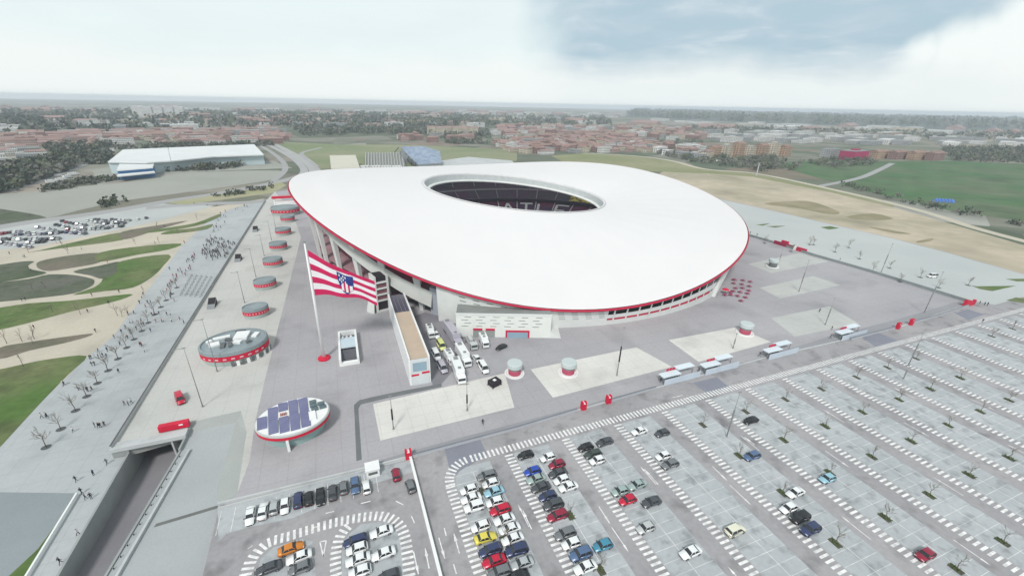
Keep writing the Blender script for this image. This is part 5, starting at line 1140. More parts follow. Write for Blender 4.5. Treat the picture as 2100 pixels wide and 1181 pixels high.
def tree(name, label, group, p, z, ms, pit=None, shrub=None, sc=1.0):
    t = thing(name, label, 'tree', (p[0], p[1], z), 0, group)
    for nm, me in (('trunk', ms[0]), ('crown', ms[1])):
        o = link(nm, me, t); o.rotation_euler = (0, 0, rt_.uniform(0, 6)); o.scale = (sc,) * 3
    if pit: link('planting_pit', pit, t)
    if shrub: link('base_plants', shrub, t)
    return t
PT = []
def addpx(ox, oy, k, l):
    for x, y in l: PT.append((ox + k * x, oy + k * y))
addpx(1650, 730, .381, [(90, 178), (280, 115), (445, 62), (600, 14), (310, 302), (508, 235), (675, 178), (835, 118), (110, 378), (572, 458), (772, 373), (945, 299), (1100, 238), (362, 542), (135, 628), (885, 640), (1100, 549), (670, 748), (432, 868), (165, 1005), (815, 1145), (1065, 1000)])
addpx(1250, 830, .2963, [(645, 140), (942, 47), (1205, 244), (1495, 143), (895, 352), (1195, 608), (1560, 934), (1740, 44)])
addpx(1300, 640, .238, [(595, 975), (965, 864), (1305, 752), (1615, 658), (1920, 564), (1650, 980), (1965, 862)])
addpx(830, 880, .254, [(1335, 695), (1580, 1133), (620, 500), (800, 900)])
addpx(1700, 560, .2033, [(590, 948), (885, 865), (1015, 1168), (1320, 1052), (1640, 637), (1850, 562)])
done = []
isl = ['first', 'second', 'third', 'fourth', 'fifth', 'sixth', 'seventh', 'eighth', 'ninth', 'tenth', 'eleventh', 'twelfth', 'thirteenth', 'fourteenth', 'fifteenth', 'sixteenth', 'seventeenth', 'eighteenth', 'nineteenth', 'twentieth']
cnt = {}
pl = []
for u, v in PT:
    p = G(u, v)
    if any((p - q).length < 5 for q in done): continue
    done.append(p); pl.append(p)
pl.sort(key=lambda p: (round((p.x - 22.5) / PIT), -p.y))
for p in pl:
    i = max(0, round((p.x - 22.5) / PIT)); cnt[i] = cnt.get(i, 0) + 1; n = cnt[i]; near = p.y < 60
    tree('parking_tree', f'small bare tree in its planting pit, {ORD[n - 1]} from the top on the {isl[min(i, 19)]} parking island', 'bare trees in the car park', (p.x, p.y), .018, rt_.choice(small), pit1, rt_.choice(shr) if near else None, rt_.uniform(.8, 1.05))
# promenade row
for i, (u, v) in enumerate(((95, 917), (125, 880), (155, 842), (178, 813), (200, 786), (222, 760), (242, 736), (260, 713), (275, 696), (291, 679), (304, 662), (318, 645), (330, 630), (341, 616), (352, 603), (363, 590))):
    p = G(u, v, LO); tree('promenade_tree', f'bare promenade tree with twiggy crown, {(ORD + ["sixteenth"])[i]} from the bottom of the row', 'bare trees along the promenade', (p.x, p.y), LO + .035, big[i % 3], pit2, None, rt_.uniform(.85, 1.1))
# park saplings on the sand paths
for i in range(26):
    u, v = rt_.choice([(30, 690), (60, 700), (120, 650), (170, 640), (20, 655), (110, 640), (80, 590), (200, 600), (240, 490), (140, 515), (310, 470), (380, 480), (330, 495), (60, 520), (210, 500), (270, 505), (400, 452), (200, 480), (120, 500), (40, 600), (10, 700), (115, 745), (40, 750), (250, 650), (290, 600), (320, 540)])
    u += rt_.uniform(-14, 14); v += rt_.uniform(-6, 6); p = G(u, v, LO)
    tree('park_sapling', 'thin bare sapling on the sandy park paths left of the promenade', 'saplings in the park', (p.x, p.y), LO + .06, sap[i % 2], None, None, rt_.uniform(.8, 1.2))
# right promenade trees
for i, (u, v) in enumerate(((1568, 499), (1622, 516), (1660, 502), (1712, 517), (1762, 531), (1789, 556), (1824, 550), (1845, 578), (1887, 569), (1924, 590), (1985, 585), (1740, 508), (1668, 502))):
    p = G(u, v, 0); tree('promenade_tree', f'bare tree beyond the right boundary fence, {ORD[i]} of the scattered group', 'bare trees beyond the right fence', (p.x, p.y), .015, big[i % 3], pit2, None, rt_.uniform(.8, 1.0))
# ---- people: one continuous body each, clothing by material
def person_mesh(seed, stride, arm, coat, legs, hair):
    r = random.Random(seed)
    v = {}; vs = []; es = []; rad = []
    def add(k, p, q, par):
        vs.append(p); rad.append(q); v[k] = len(vs) - 1
        if par is not None: es.append((v[par], v[k]))
    add('pel', (0, 0, .95), (.15, .12), None); add('waist', (0, 0, 1.12), (.13, .11), 'pel'); add('chest', (.01, 0, 1.33), (.17, .12), 'waist'); add('neck', (.02, 0, 1.50), (.06, .06), 'chest'); add('headb', (.03, 0, 1.58), (.085, .09), 'neck'); add('head', (.035, 0, 1.68), (.10, .095), 'headb'); add('top', (.03, 0, 1.75), (.05, .05), 'head')
    for s, st in ((1, stride), (-1, -stride)):
        add(f'hip{s}', (0, s * .10, .88), (.095, .09), 'pel'); add(f'kn{s}', (st * .5 + .03, s * .11, .49), (.065, .065), f'hip{s}'); add(f'an{s}', (st, s * .11, .09), (.042, .045), f'kn{s}'); add(f'toe{s}', (st + .17, s * .12, .045), (.04, .035), f'an{s}')
        add(f'sh{s}', (0, s * .20, 1.42), (.065, .065), 'chest'); add(f'el{s}', (-st * .4 * arm - .02, s * .26, 1.14), (.05, .05), f'sh{s}'); add(f'ha{s}', (-st * .8 * arm + .08, s * .25, .90), (.035, .035), f'el{s}')
    me = bpy.data.meshes.new('body'); me.from_pydata(vs, es, []); ob = bpy.data.objects.new('tmp', me); col.objects.link(ob)
    sk = ob.modifiers.new('s', 'SKIN')
    for i, q in enumerate(rad): me.skin_vertices[0].data[i].radius = q
    me.skin_vertices[0].data[0].use_root = True
    ob.modifiers.new('u', 'SUBSURF').levels = 1
    dg = bpy.context.evaluated_depsgraph_get(); e = bpy.data.meshes.new_from_object(ob.evaluated_get(dg)); bpy.data.objects.remove(ob)
    e.name = 'person'; e.materials.clear()
    for mm in (coat, legs, skinm, hair, shoe): e.materials.append(mm)
    for f in e.polygons:
        c = f.center; f.use_smooth = True
        if c.z > 1.66 or (c.z > 1.56 and c.x < .0): k = 3
        elif c.z > 1.49: k = 2
        elif c.z < .11: k = 4
        elif c.z < .95 and abs(c.y) > .215: k = 2
        elif c.z < .92: k = 1
        else: k = 0
        f.material_index = k
    return e
skinm = mat('skin', (.42, .25, .18), scale=3, fine=0); shoe = mat('shoe', (.03, .03, .03), scale=3, fine=0)
def cm(n, c): return mat(n, c, scale=3, fine=.05)
hairs = [cm('hair_dark', (.02, .015, .012)), cm('hair_brown', (.06, .035, .02))]
ck = {'black': cm('coat_black', (.02, .022, .028)), 'navy': cm('coat_navy', (.025, .035, .08)), 'grey': cm('coat_grey', (.12, .125, .14)), 'red': cm('coat_red', (.42, .02, .04)), 'white': cm('coat_white', (.65, .65, .65)), 'brown': cm('coat_brown', (.10, .07, .05))}
lg = [cm('trouser_dark', (.025, .028, .035)), cm('trouser_denim', (.06, .08, .13))]
PM = {}
for i, (k, mm) in enumerate(ck.items()): PM[k] = [person_mesh(i * 3 + j, (.22, .05, .3)[j], 1, mm, lg[(i + j) % 2], hairs[j % 2]) for j in range(3)]
pr = random.Random(21)
def person(u, v, z, place, grp, cols=('black', 'black', 'navy', 'grey', 'black', 'brown', 'white', 'red')):
    c = pr.choice(cols); p = G(u, v, z); o = link('person', pr.choice(PM[c]), None, (p.x, p.y, z)); o.rotation_euler = (0, 0, pr.uniform(0, 6.28)); s = pr.uniform(.95, 1.06) * 1.06; o.scale = (s, s, s)
    deco(o, f'person in a {c} top {place}', 'person', grp)
sp_ = [(68, 0), (0, 0)]
ppx = []
def addp(ox, oy, k, l):
    for x, y in l: ppx.append((ox + k * x, oy + k * y))
addp(0, 600, .254, [(1130, 90), (1178, 122), (1220, 88), (1196, 88), (1160, 25), (1145, 45), (1035, 180), (1085, 175), (1287, 178), (1350, 185), (1377, 185), (1453, 222), (1488, 252), (1052, 250), (1075, 248), (1140, 225), (1230, 190), (1250, 185), (1018, 292), (1105, 302), (1165, 268), (1150, 275), (985, 328), (1050, 320), (1060, 330), (925, 370), (1020, 368), (1035, 372), (975, 430), (1220, 318), (1145, 430), (1150, 438), (1135, 432), (1170, 480), (798, 482), (870, 475), (800, 530), (820, 525), (835, 520), (865, 525), (740, 535), (728, 538), (745, 592), (768, 590), (963, 650), (515, 745), (522, 750), (635, 790), (712, 795), (745, 790), (708, 800), (1008, 908), (1040, 912), (1062, 890), (1262, 242), (1310, 240), (1320, 238), (1388, 238), (342, 1015), (375, 1005), (385, 1010), (770, 1085), (800, 1090), (815, 1090), (848, 1078), (592, 1125), (1383, 50), (1410, 75), (1272, 72), (1305, 10), (1380, 20)])
addp(0, 880, .254, [(868, 282), (760, 372), (618, 422), (662, 520), (740, 560), (695, 565), (637, 855), (492, 1085)])
addp(0, 400, .254, [(80, 480), (205, 505), (190, 502), (660, 440), (870, 548), (1082, 370), (1255, 395), (1490, 390), (180, 860), (208, 850), (965, 790), (745, 818), (775, 1108), (712, 950), (278, 1078), (250, 610), (880, 880), (1330, 262), (1372, 605)])
for u, v in ppx: person(u, v, LO, 'among the walkers spread along the pale promenade', 'walkers on the promenade')
def inpoly(poly):
    while True:
        x = pr.uniform(min(p[0] for p in poly), max(p[0] for p in poly)); y = pr.uniform(min(p[1] for p in poly), max(p[1] for p in poly)); c = False
        for (x0, y0), (x1, y1) in zip(poly, poly[1:] + poly[:1]):
            if (y0 > y) != (y1 > y) and x < (x1 - x0) * (y - y0) / (y1 - y0) + x0: c = not c
        if c: return x, y
for k in range(134): u, v = inpoly([(424, 492), (448, 486), (484, 497), (478, 514), (462, 530), (436, 536), (412, 530), (416, 512)]); person(u, v, LO, 'in the dense crowd against the long parapet wall', 'dense crowd by the parapet wall', ('black', 'navy', 'grey', 'black', 'brown'))
for k in range(30): u, v = inpoly([(372, 545), (400, 520), (400, 545), (372, 580), (345, 600), (330, 600)]); person(u, v, LO, 'in the loose stream of people leading to the crowd', 'stream of people below the crowd')
for k in range(18): u, v = inpoly([(450, 440), (470, 432), (470, 460), (430, 490), (440, 462)]); person(u, v, LO, 'in the thin line of people above the crowd', 'line of people above the crowd')
for k in range(10): u, v = inpoly([(365, 415), (520, 424), (530, 430), (465, 436)]); person(u, v, LO, 'at the far end of the promenade', 'people at the far end of the promenade')
for u, v in ((1354, 784), (1432, 763), (1557, 731), (1702, 694), (1705, 676), (2014, 661), (1538, 480), (1552, 484), (990, 870), (1722, 534), (2024, 627), (2018, 626), (2008, 624), (1680, 640)): person(u, v, 0, 'standing near the perimeter wall and gates on the right', 'people by the gates on the right', ('black', 'navy', 'black'))
# queue barriers in rows beside the crowd
qb = None; qm = MB(); qm.box(-1.1, 1.1, -.03, .03, .95, 1.02).box(-1.1, 1.1, -.03, .03, .3, .36)
for k in range(8): qm.box(-1.05 + k * .3, -1.02 + k * .3, -.02, .02, .36, .95)
qm = qm.mesh('rail', metal); qf = MB(); qf.box(-.9, -.84, -.3, .3, 0, .3).box(.84, .9, -.3, .3, 0, .3); qf = qf.mesh('feet', metal)
for r_ in range(6):
    for c_ in range(7):
        u = 372 + r_ * 10 + c_ * 3.5; v = 604 - c_ * 6.2 + r_ * 1.0; p = G(u, v, LO)
        t = thing('crowd_barrier', 'grey metal crowd barrier in the block of barrier rows beside the parapet wall', 'barrier', (p.x, p.y, LO + .03), R_(80), 'crowd barriers by the parapet wall'); link('rail', qm, t); link('feet', qf, t)
#SECTION far town, woods, sheds
def wall_mat(name, c, wc=(.05, .06, .075), step=3.2, cw=3.4):
    if name in MATS: return MATS[name]
    m = bpy.data.materials.new(name); m.use_nodes = True; n = m.node_tree.nodes; l = m.node_tree.links; b = n['Principled BSDF']; b.inputs['Roughness'].default_value = .8
    g = n.new('ShaderNodeNewGeometry'); s = n.new('ShaderNodeSeparateXYZ'); l.new(g.outputs['Position'], s.inputs[0])
    def mt(op, a, b_=None):
        q = n.new('ShaderNodeMath'); q.operation = op
        for i, x in enumerate((a, b_)):
            if x is None: continue
            if isinstance(x, (int, float)): q.inputs[i].default_value = x
            else: l.new(x, q.inputs[i])
        return q.outputs[0]
    fz = mt('FRACT', mt('DIVIDE', s.outputs[2], step)); fx = mt('FRACT', mt('DIVIDE', mt('ADD', s.outputs[0], mt('MULTIPLY', s.outputs[1], 1.1)), cw))
    a = mt('MULTIPLY', mt('GREATER_THAN', fz, .35), mt('LESS_THAN', fz, .8)); a = mt('MULTIPLY', a, mt('GREATER_THAN', fx, .45))
    nz = n.new('ShaderNodeTexNoise'); nz.inputs['Scale'].default_value = .08; l.new(g.outputs['Position'], nz.inputs['Vector'])
    h = n.new('ShaderNodeHueSaturation'); h.inputs['Color'].default_value = (*c, 1); l.new(mt('ADD', mt('MULTIPLY', nz.outputs[0], .8), .6), h.inputs['Value'])
    mx = n.new('ShaderNodeMix'); mx.data_type = 'RGBA'; l.new(a, mx.inputs[0]); l.new(h.outputs[0], mx.inputs[6]); mx.inputs[7].default_value = (*wc, 1)
    l.new(mx.outputs[2], b.inputs['Base Color']); MATS[name] = m; return m
WM = {'brick': wall_mat('wall_brick', (.27, .16, .14)), 'pink': wall_mat('wall_pink', (.40, .28, .25)), 'cream': wall_mat('wall_cream', (.52, .46, .36)), 'white': wall_mat('wall_white', (.62, .62, .60)), 'ochre': wall_mat('wall_ochre', (.40, .27, .18)), 'grey': wall_mat('wall_grey', (.32, .33, .33)), 'magenta': mat('magenta_cladding', (.38, .02, .10), scale=.1)}
RM = {'tile': mat('roof_tile', (.235, .135, .115), (.31, .22, .19), scale=.08, width=.4), 'tile_pink': mat('roof_tile_pink', (.34, .23, .21), (.25, .17, .16), scale=.08, width=.4), 'flat_pale': mat('roof_flat_pale', (.50, .50, .48), (.40, .40, .39), scale=.05, width=.4), 'flat_grey': mat('roof_flat_grey', (.24, .25, .26), (.30, .31, .31), scale=.05), 'white': mat('roof_sheet_white', (.70, .72, .72), (.62, .64, .64), scale=.05)}
fr = random.Random(99)
def inp(poly, x, y):
    c = False
    for (x0, y0), (x1, y1) in zip(poly, poly[1:] + poly[:1]):
        if (y0 > y) != (y1 > y) and x < (x1 - x0) * (y - y0) / (y1 - y0) + x0: c = not c
    return c
def proj(p):
    d = Vector((p[0], p[1], (p[2] if len(p) > 2 else 0) - H)); z = -d.dot(CZ); return PPX + FP * d.dot(CX) / z, PPY - FP * d.dot(CY) / z, z
BL_ = []
def scatter(poly, sp_x, sp_y, size, h, styles, rot, jit=.3, keep=.8, tag_='town'):
    w = [G(u, v, LO) for u, v in poly]; c, s = math.cos(rot), math.sin(rot)
    xs = [p.x * c + p.y * s for p in w]; ys_ = [-p.x * s + p.y * c for p in w]
    x = min(xs)
    while x < max(xs):
        y = min(ys_)
        while y < max(ys_):
            if fr.random() < keep:
                X = x + fr.uniform(-jit, jit) * sp_x; Y = y + fr.uniform(-jit, jit) * sp_y; wx, wy = X * c - Y * s, X * s + Y * c
                u, v, z = proj((wx, wy, LO))
                if z > 0 and inp(poly, u, v):
                    st_ = fr.choice(styles); f = fr.uniform(.75, 1.3); BL_.append((wx, wy, size[0] * f, size[1] * fr.uniform(.85, 1.2), h * fr.uniform(.7, 1.4), rot + (math.pi / 2 if fr.random() < .3 else 0) + fr.uniform(-.05, .05), st_, tag_))
            y += sp_y
        x += sp_x
RED = [('grey', 'flat_grey'), ('white', 'flat_pale'), ('white', 'tile_pink'), ('cream', 'tile_pink'), ('brick', 'tile'), ('pink', 'tile_pink'), ('brick', 'tile_pink'), ('cream', 'tile'), ('pink', 'tile')]
MIX = [('white', 'flat_pale'), ('cream', 'flat_pale'), ('pink', 'tile_pink'), ('grey', 'flat_grey'), ('white', 'white'), ('brick', 'tile'), ('cream', 'tile_pink')]
scatter([(-60, 312), (0, 306), (70, 305), (112, 318), (95, 332), (40, 342), (-60, 352)], 30, 22, (20, 10), 7, RED[:3], .5, tag_='in the near left corner beyond the dark tree belt')
scatter([(-60, 282), (120, 276), (300, 270), (560, 264), (590, 278), (590, 290), (560, 298), (400, 300), (250, 300), (180, 304), (100, 300), (-60, 303)], 46, 30, (36, 11), 8, RED, .35, keep=.95, tag_='in the terraces beyond the white warehouse')
scatter([(1020, 296), (1100, 285), (1200, 288), (1340, 292), (1355, 316), (1230, 314), (1140, 320), (1020, 312)], 30, 26, (24, 11), 8, RED, .2, keep=.9, tag_='in the estate straight behind the stadium opening')
scatter([(780, 276), (880, 280), (1000, 288), (880, 293), (780, 288)], 50, 40, (30, 12), 9, RED + MIX, .1, keep=.6, tag_='in the scattered quarter behind the blue grandstand')
scatter([(1010, 262), (1200, 262), (1400, 262), (1440, 285), (1350, 292), (1010, 284)], 60, 45, (36, 16), 10, RED + MIX, .2, keep=.85, tag_='in the reddish quarter behind the stadium to the right')
scatter([(1330, 300), (1450, 300), (1460, 330), (1400, 328), (1340, 312)], 34, 30, (22, 14), 9, MIX, .3, keep=.7, tag_='right of the red estate')
scatter([(1460, 270), (1700, 276), (2140, 290), (2140, 304), (1760, 300), (1450, 292)], 75, 55, (55, 26), 9, [('white', 'white'), ('grey', 'flat_pale'), ('white', 'flat_pale'), ('grey', 'flat_grey')], .3, keep=.7, tag_='in the pale industrial quarter on the right')
scatter([(0, 250), (500, 240), (1000, 250), (1000, 262), (600, 263), (300, 268), (0, 274)], 110, 80, (60, 22), 11, MIX, .3, keep=.6, tag_='in the middle distance on the left')
scatter([(0, 222), (600, 224), (1300, 236), (1420, 262), (1000, 252), (500, 241), (0, 248)], 260, 190, (110, 40), 14, MIX[:5], .3, keep=.6, tag_='far away on the left horizon')
scatter([(1400, 250), (1700, 258), (2140, 272), (2140, 286), (1450, 268)], 220, 150, (120, 50), 9, MIX[:5], .3, keep=.5, tag_='far away on the right')
def fixed(u, v, w, d, h, rot, stl, label, cat='building', name='apartment_block', group=None):
    p = G(u, v, LO); return building(p.x, p.y, w, d, h, rot, stl, label, cat, name, group)
def roof_geo(mb, w, d, h, tile, mi=0):
    if tile:
        k = d * .22; mb.loft([[(-w / 2 - .4, -d / 2 - .4, h), (-w / 2 - .4, 0, h + k), (-w / 2 - .4, d / 2 + .4, h)], [(w / 2 + .4, -d / 2 - .4, h), (w / 2 + .4, 0, h + k), (w / 2 + .4, d / 2 + .4, h)]], mi)
    else: mb.box(-w / 2 - .25, w / 2 + .25, -d / 2 - .25, d / 2 + .25, h, h + .8, mi)
    return mb
def building(x, y, w, d, h, rot, stl, label, cat, name, group=None):
    t = thing(name, label, cat, (x, y, LO), rot, group)
    MB().box(-w / 2, w / 2, -d / 2, d / 2, -1, h).build('wall', WM[stl[0]], t)
    roof_geo(MB(), w, d, h, stl[1].startswith('tile')).build('roof', RM[stl[1]], t)
    if h > 12: MB().box(-w * .15, w * .15, -d * .2, d * .2, h + .8, h + 3).build('lift_housing', WM[stl[0]], t)
    return t
for i in range(7): fixed(1462 + i * 24, 322 - i * .3, 26, 15, 17 + (i % 3) * 3, .3, ('cream', 'flat_grey') if i % 2 else ('ochre', 'tile'), f'ochre apartment block, {ORD[i]} from the left in the row beyond the stadium', group='ochre apartment blocks')
fixed(1748, 327, 52, 24, 15, .15, ('magenta', 'flat_grey'), 'bright magenta commercial building beyond the green field', name='commercial_building')
for i in range(4): fixed(1800 + i * 38, 325 + i * 1.2, 42, 14, 13, .12, ('brick', 'tile') if i % 2 else ('ochre', 'tile'), f'long brown brick block, {ORD[i]} from the left along the top of the green field', group='brown blocks by the field')
fixed(1700, 322, 40, 18, 14, .2, ('grey', 'flat_grey'), 'dark grey block immediately left of the magenta building')
for i in range(6): fixed(886 + i * 17, 277 + (i % 2), 24, 14, 20, .0, ('cream', 'tile_pink'), f'cream apartment tower, {ORD[i]} from the left in the pale row on the wooded rise', group='cream apartment towers')
for i in range(4): fixed(296 + i * 22, 240, 70, 30, 42, .1, ('white', 'white'), f'distant white tower block, {ORD[i]} from the left near the horizon', group='distant white towers')
fixed(1815, 279, 210, 40, 12, .2, ('ochre', 'flat_pale'), 'long yellowish shed far off on the right', 'shed', 'shed')
big_ = sorted(BL_, key=lambda b: -(b[2] * b[4]) / (proj((b[0], b[1], LO))[2] ** 2))
seen = [b for b in big_ if -40 < proj((b[0], b[1], 5))[0] < 2140]
for b in seen[:262]:
    wn_ = {'brick': 'brick red', 'pink': 'pinkish', 'cream': 'cream', 'white': 'white', 'grey': 'grey'}[b[6][0]]; rn = 'tiled' if b[6][1].startswith('tile') else 'flat'
    building(b[0], b[1], b[2], b[3], b[4], b[5], b[6], f'{wn_} building with {rn} roof {b[7]}', 'house', 'town_house', f'{wn_} {rn} roofed buildings {b[7]}')
keys = list(WM) + list(RM); mb = MB()
for b in seen[262:]:
    x, y, w, d, h, rot, stl, _ = b; q = MB().box(-w / 2, w / 2, -d / 2, d / 2, -1, h, keys.index(stl[0])); roof_geo(q, w, d, h, stl[1].startswith('tile'), keys.index(stl[1]))
    c, s = math.cos(rot), math.sin(rot); o = len(mb.v); mb.v += [(x + vx * c - vy * s, y + vx * s + vy * c, LO + vz) for vx, vy, vz in q.v]; mb.f += [tuple(i + o for i in f) for f in q.f]; mb.mi += q.mi
deco(mb.build('distant_town', [WM.get(k) or RM[k] for k in keys]), kind='stuff')
# woods
wood = MB(); wr_ = random.Random(31)
def wood_region(poly, n, size):
    us = [p[0] for p in poly]; w = [G(u, v, LO) for u, v in poly]
    x0, x1 = min(p.x for p in w), max(p.x for p in w); y0, y1 = min(p.y for p in w), max(p.y for p in w); k = 0; tries = 0
    n = int(n * 1.5); size *= .8
    while k < n and tries < n * 90:
        tries += 1; x, y = wr_.uniform(x0, x1), wr_.uniform(y0, y1); u, v, z = proj((x, y, LO))
        if z <= 0 or not inp(poly, u, v): continue
        k += 1; s = size * wr_.uniform(.6, 1.4); mi = wr_.choice((0, 0, 1, 2)); hh = s * wr_.uniform(.8, 1.2)
        for _ in range(15):
            c = Vector((x + wr_.gauss(0, s * .35), y + wr_.gauss(0, s * .35), LO + hh * wr_.uniform(.15, .95))); a = Vector([wr_.gauss(0, 1) for _ in range(3)]).normalized() * s * .25; b = a.orthogonal().normalized() * s * .25
            wood.add([c - a, c - b * .8, c + a, c + b], [(0, 1, 2, 3)], mi)
wood_region([(-60, 352), (60, 338), (110, 328), (170, 318), (178, 324), (150, 348), (80, 372), (0, 398), (-60, 405)], 520, 9)
wood_region([(95, 388), (140, 376), (200, 368), (258, 362), (262, 368), (200, 376), (140, 388), (85, 396)], 60, 5)
wood_region([(180, 318), (225, 312), (232, 326), (212, 342), (180, 338)], 45, 8)
wood_region([(325, 338), (400, 330), (500, 328), (506, 338), (470, 348), (330, 354)], 130, 7)
wood_region([(240, 303), (330, 300), (560, 296), (560, 300), (400, 305), (250, 308)], 110, 8)
wood_region([(-40, 246), (70, 249), (90, 262), (60, 268), (-40, 268)], 260, 20)
wood_region([(90, 300), (180, 296), (240, 300), (170, 312), (110, 316)], 110, 9)
wood_region([(600, 262), (760, 262), (880, 262), (1000, 268), (1010, 284), (980, 286), (900, 280), (780, 276), (620, 280)], 420, 12)
wood_region([(590, 240), (1000, 250), (1000, 262), (600, 260)], 300, 20)
wood_region([(900, 284), (985, 284), (1000, 296), (920, 297)], 70, 9)
wood_region([(1340, 300), (1440, 318), (1560, 330), (1640, 335), (1630, 350), (1560, 352), (1430, 335), (1350, 318)], 150, 8)
wood_region([(1530, 325), (1590, 322), (1600, 345), (1560, 350), (1530, 340)], 70, 8)
wood_region([(1640, 332), (1790, 326), (1800, 340), (1700, 345)], 60, 7)
wood_region([(1930, 305), (2140, 306), (2140, 338), (1950, 330)], 260, 10)
wood_region([(1300, 226), (1500, 232), (2140, 250), (2140, 268), (1700, 257), (1400, 246), (1290, 238)], 1300, 45)
wood_region([(1400, 262), (2140, 280), (2140, 290), (1500, 276)], 160, 18)
wood_region([(0, 230), (600, 232), (1250, 244), (1250, 262), (600, 262), (0, 280)], 900, 22)
wood_region([(1020, 284), (1440, 290), (1440, 300), (1020, 300)], 150, 8)
wood_region([(1690, 368), (1800, 392), (1960, 430), (2100, 462), (2100, 468), (1900, 430), (1740, 388)], 30, 5)
wood_region([(200, 420), (260, 410), (262, 416), (215, 428)], 7, 6)
wood_region([(420, 404), (500, 392), (560, 382), (562, 386), (480, 404)], 20, 4)
lf = [mat('wood_dark', (.05, .068, .05), (.075, .09, .065), scale=.1), mat('wood_mid', (.075, .095, .05), (.10, .11, .07), scale=.1), mat('wood_grey', (.16, .155, .135), (.12, .12, .10), scale=.1)]
deco(wood.build('distant_woodland', lf), kind='stuff')
# big sheds and stands behind the stadium
def roofprism(t, name, px, z, m_, base=LO, inset=0):
    pts = [G(u, v, z) for u, v in px]; o = t.location; mb = MB()
    mb.prism([(p.x - o.x, p.y - o.y) for p in pts][::-1] if sum((pts[i].x * pts[(i + 1) % len(pts)].y - pts[(i + 1) % len(pts)].x * pts[i].y) for i in range(len(pts))) < 0 else [(p.x - o.x, p.y - o.y) for p in pts], base - o.z - .5, z - o.z, 0, 1)
    return mb.build(name, m_, t)
c0 = G(380, 325, LO); wh = thing('warehouse', 'very long white roofed warehouse on the far left beyond the bare field', 'warehouse', c0)
roofprism(wh, 'wall', [(222, 333), (252, 309), (520, 298), (540, 318), (440, 322), (300, 334)], 9.6, [mat('shed_wall', (.50, .60, .62), (.42, .50, .52), scale=.03), RM['white']])
roofprism(wh, 'roof', [(221, 332), (252, 307), (344, 303), (350, 330), (300, 333)], 10.4, [RM['white'], RM['white']], 9.7 ); roofprism(wh, 'roof', [(345, 303), (521, 296), (541, 317), (440, 321), (351, 330)], 10.6, [RM['white'], RM['white']], 9.7)
for i in range(14):
    p = G(388 + i * 11, 334 - i * .55, LO); MB().box(-2.2, 2.2, -.6, .6, 0, 4.2).build('dock_door', metal, wh, loc=(p.x - c0.x, p.y - c0.y, 0))
c0 = G(278, 356, LO); bb_ = thing('depot_building', 'blue walled depot with pale roof in front of the white warehouse', 'depot', c0)
roofprism(bb_, 'wall', [(240, 350), (312, 344), (316, 334), (246, 338)], 7.5, [mat('blue_cladding', (.06, .20, .42), (.05, .16, .36), scale=.05), RM['white']]); roofprism(bb_, 'roof', [(239, 349), (313, 343), (317, 332), (245, 336)], 8.3, [white2, RM['white']], 7.6); roofprism(bb_, 'canopy', [(240, 361), (318, 353), (312, 347), (244, 352)], 4.0, [white2, white2], 3.2)
c0 = G(705, 344, LO); ch_ = thing('sports_hall', 'square cream roofed hall right behind the left rim of the stadium', 'hall', c0)
roofprism(ch_, 'wall', [(681, 347), (737, 345), (728, 319), (677, 320)], 9.5, [mat('hall_wall', (.18, .19, .20), scale=.1), RM['flat_pale']]); roofprism(ch_, 'roof', [(679, 346), (738, 344), (729, 318), (676, 319)], 10.4, [mat('hall_cream', (.58, .57, .47), (.52, .51, .43), scale=.05)] * 2, 9.6)
c0 = G(785, 343, LO); gs = thing('training_stand', 'open concrete stand skeleton with dark rows behind the stadium rim', 'stand', c0)
roofprism(gs, 'terrace', [(749, 343), (832, 341), (826, 313), (750, 314)], 3.5, [metal, mat('terrace_dark', (.20, .21, .19), (.28, .29, .26), scale=.3, width=.3)])
for i in range(14):
    a = G(750 + i * 6, 343, 4); b = G(750 + i * 5.7, 314, 4); mb = MB(); M_, Ln = frame(a - c0, b - c0); mb.box(0, Ln, -.5, .5, -.5, 1.2, 0, M_); mb.build('rib', mat('pale_rib', (.48, .49, .47), scale=.2), gs)
for i in range(4):
    a = G(748 + i * 22, 345, 2); mb = MB(); mb.box(-6, 6, -3, 3, -3, 3); mb.build('cabin', white2, gs, loc=tuple(a - c0))
c0 = G(862, 338, LO); bs = thing('grandstand', 'sloping blue seated grandstand on a lattice frame behind the stadium', 'grandstand', c0)
a, b, c, d = G(870, 337, 2), G(905, 334, 4), G(895, 303, 16), G(822, 300, 18); e_ = G(838, 318, 6)
mb = MB(); P_ = [G(858, 338, 2), G(906, 334, 4), G(902, 310, 14), G(868, 300, 20), G(822, 301, 20), G(838, 320, 8)]; P_ = [p - c0 for p in P_]; mb.add(P_, [tuple(range(6))]); mb.add([(p.x, p.y, -1) for p in P_] + P_, [(i, (i + 1) % 6, 6 + (i + 1) % 6, 6 + i) for i in range(6)], 1)
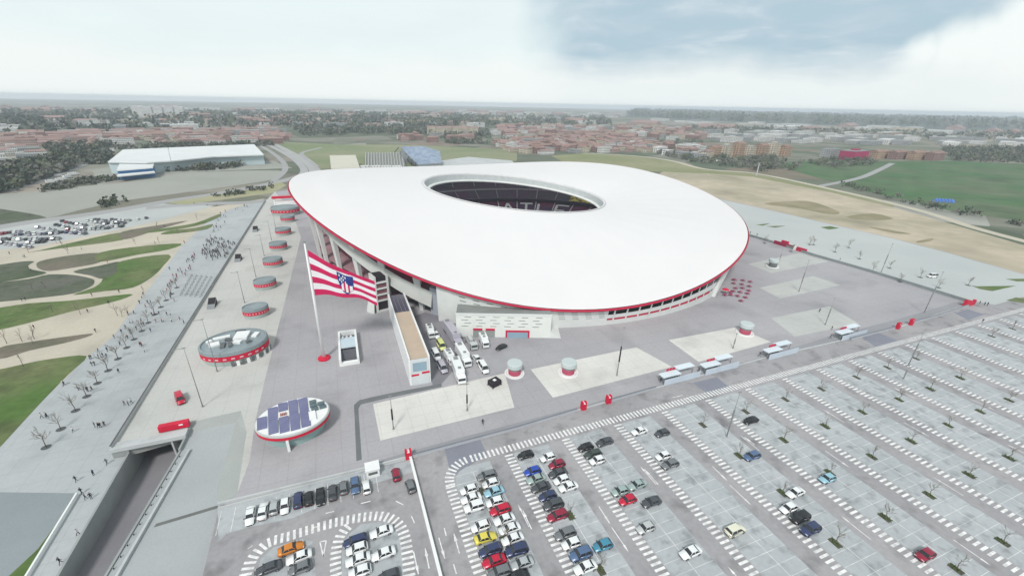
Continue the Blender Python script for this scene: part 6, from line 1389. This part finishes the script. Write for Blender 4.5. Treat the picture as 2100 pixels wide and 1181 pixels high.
mb.build('seating', [mat('blue_seats', (.20, .26, .36), (.30, .36, .44), scale=.15, width=.3, fine=.3, fscale=.6), metal], bs)
for i in range(6):
    a = G(818 + i * 7, 302 + i * 6, 12); bq = G(806 + i * 9, 316 + i * 5, LO); mb = MB(); mb.tube(bq - c0, a - c0, .9, .9, 5); mb.build('strut', metal, bs)
# blue covers on the green field, mast, small things
for i in range(6):
    p = G(1918 + i * 6.5, 413 + i * .4, LO); t = thing('blue_tent', f'blue tent, {ORD[i]} from the left in the short row on the green field', 'tent', p, .2, 'blue tents on the green field'); mb = MB(); mb.loft([[(-3, -2.4, 0), (-3, 0, 3), (-3, 2.4, 0)], [(3, -2.4, 0), (3, 0, 3), (3, 2.4, 0)]]); mb.build('canvas', mat('blue_canvas', (.06, .17, .55), (.08, .22, .60), scale=.5), t); mb = MB(); mb.box(-3.02, -3.0, -.6, .6, 0, 1.6); mb.build('flap', metal, t)
p, hh = fitz(1552, 356, 1556, 331); t = thing('mast', 'slender pale mast standing beside the sand field road', 'mast', (p.x, p.y, LO)); MB().tube((0, 0, 0), (0, 0, hh), .9, .5, 8).build('pole', conc, t); MB().box(-2, 2, -.3, .3, hh, hh + .8).build('head', metal, t)
rl_ = random.Random(8)
for i, (u, v) in enumerate(((128, 372), (140, 366), (152, 360), (136, 380), (236, 366), (108, 376), (1445, 326), (1470, 333))):
    p = G(u, v, LO); vehicle('lorry', 'white', (p.x, p.y), rl_.uniform(.6, 1.2), f'small white lorry far off, {ORD[i]} of the scattered depot lorries', 'distant white lorries', LO + .12)
# haze
hz = bpy.data.materials.new('haze_air'); hz.use_nodes = True; n = hz.node_tree.nodes; n.clear(); o_ = n.new('ShaderNodeOutputMaterial'); v_ = n.new('ShaderNodeVolumePrincipled')
v_.inputs['Color'].default_value = (.82, .90, 1, 1); v_.inputs['Density'].default_value = HAZE; v_.inputs['Anisotropy'].default_value = .1
hz.node_tree.links.new(v_.outputs[0], o_.inputs['Volume'])
mb = MB(); mb.box(-12200, 12200, -12000, 12400, -9.5, 88); deco(mb.build('haze', hz), kind='stuff')
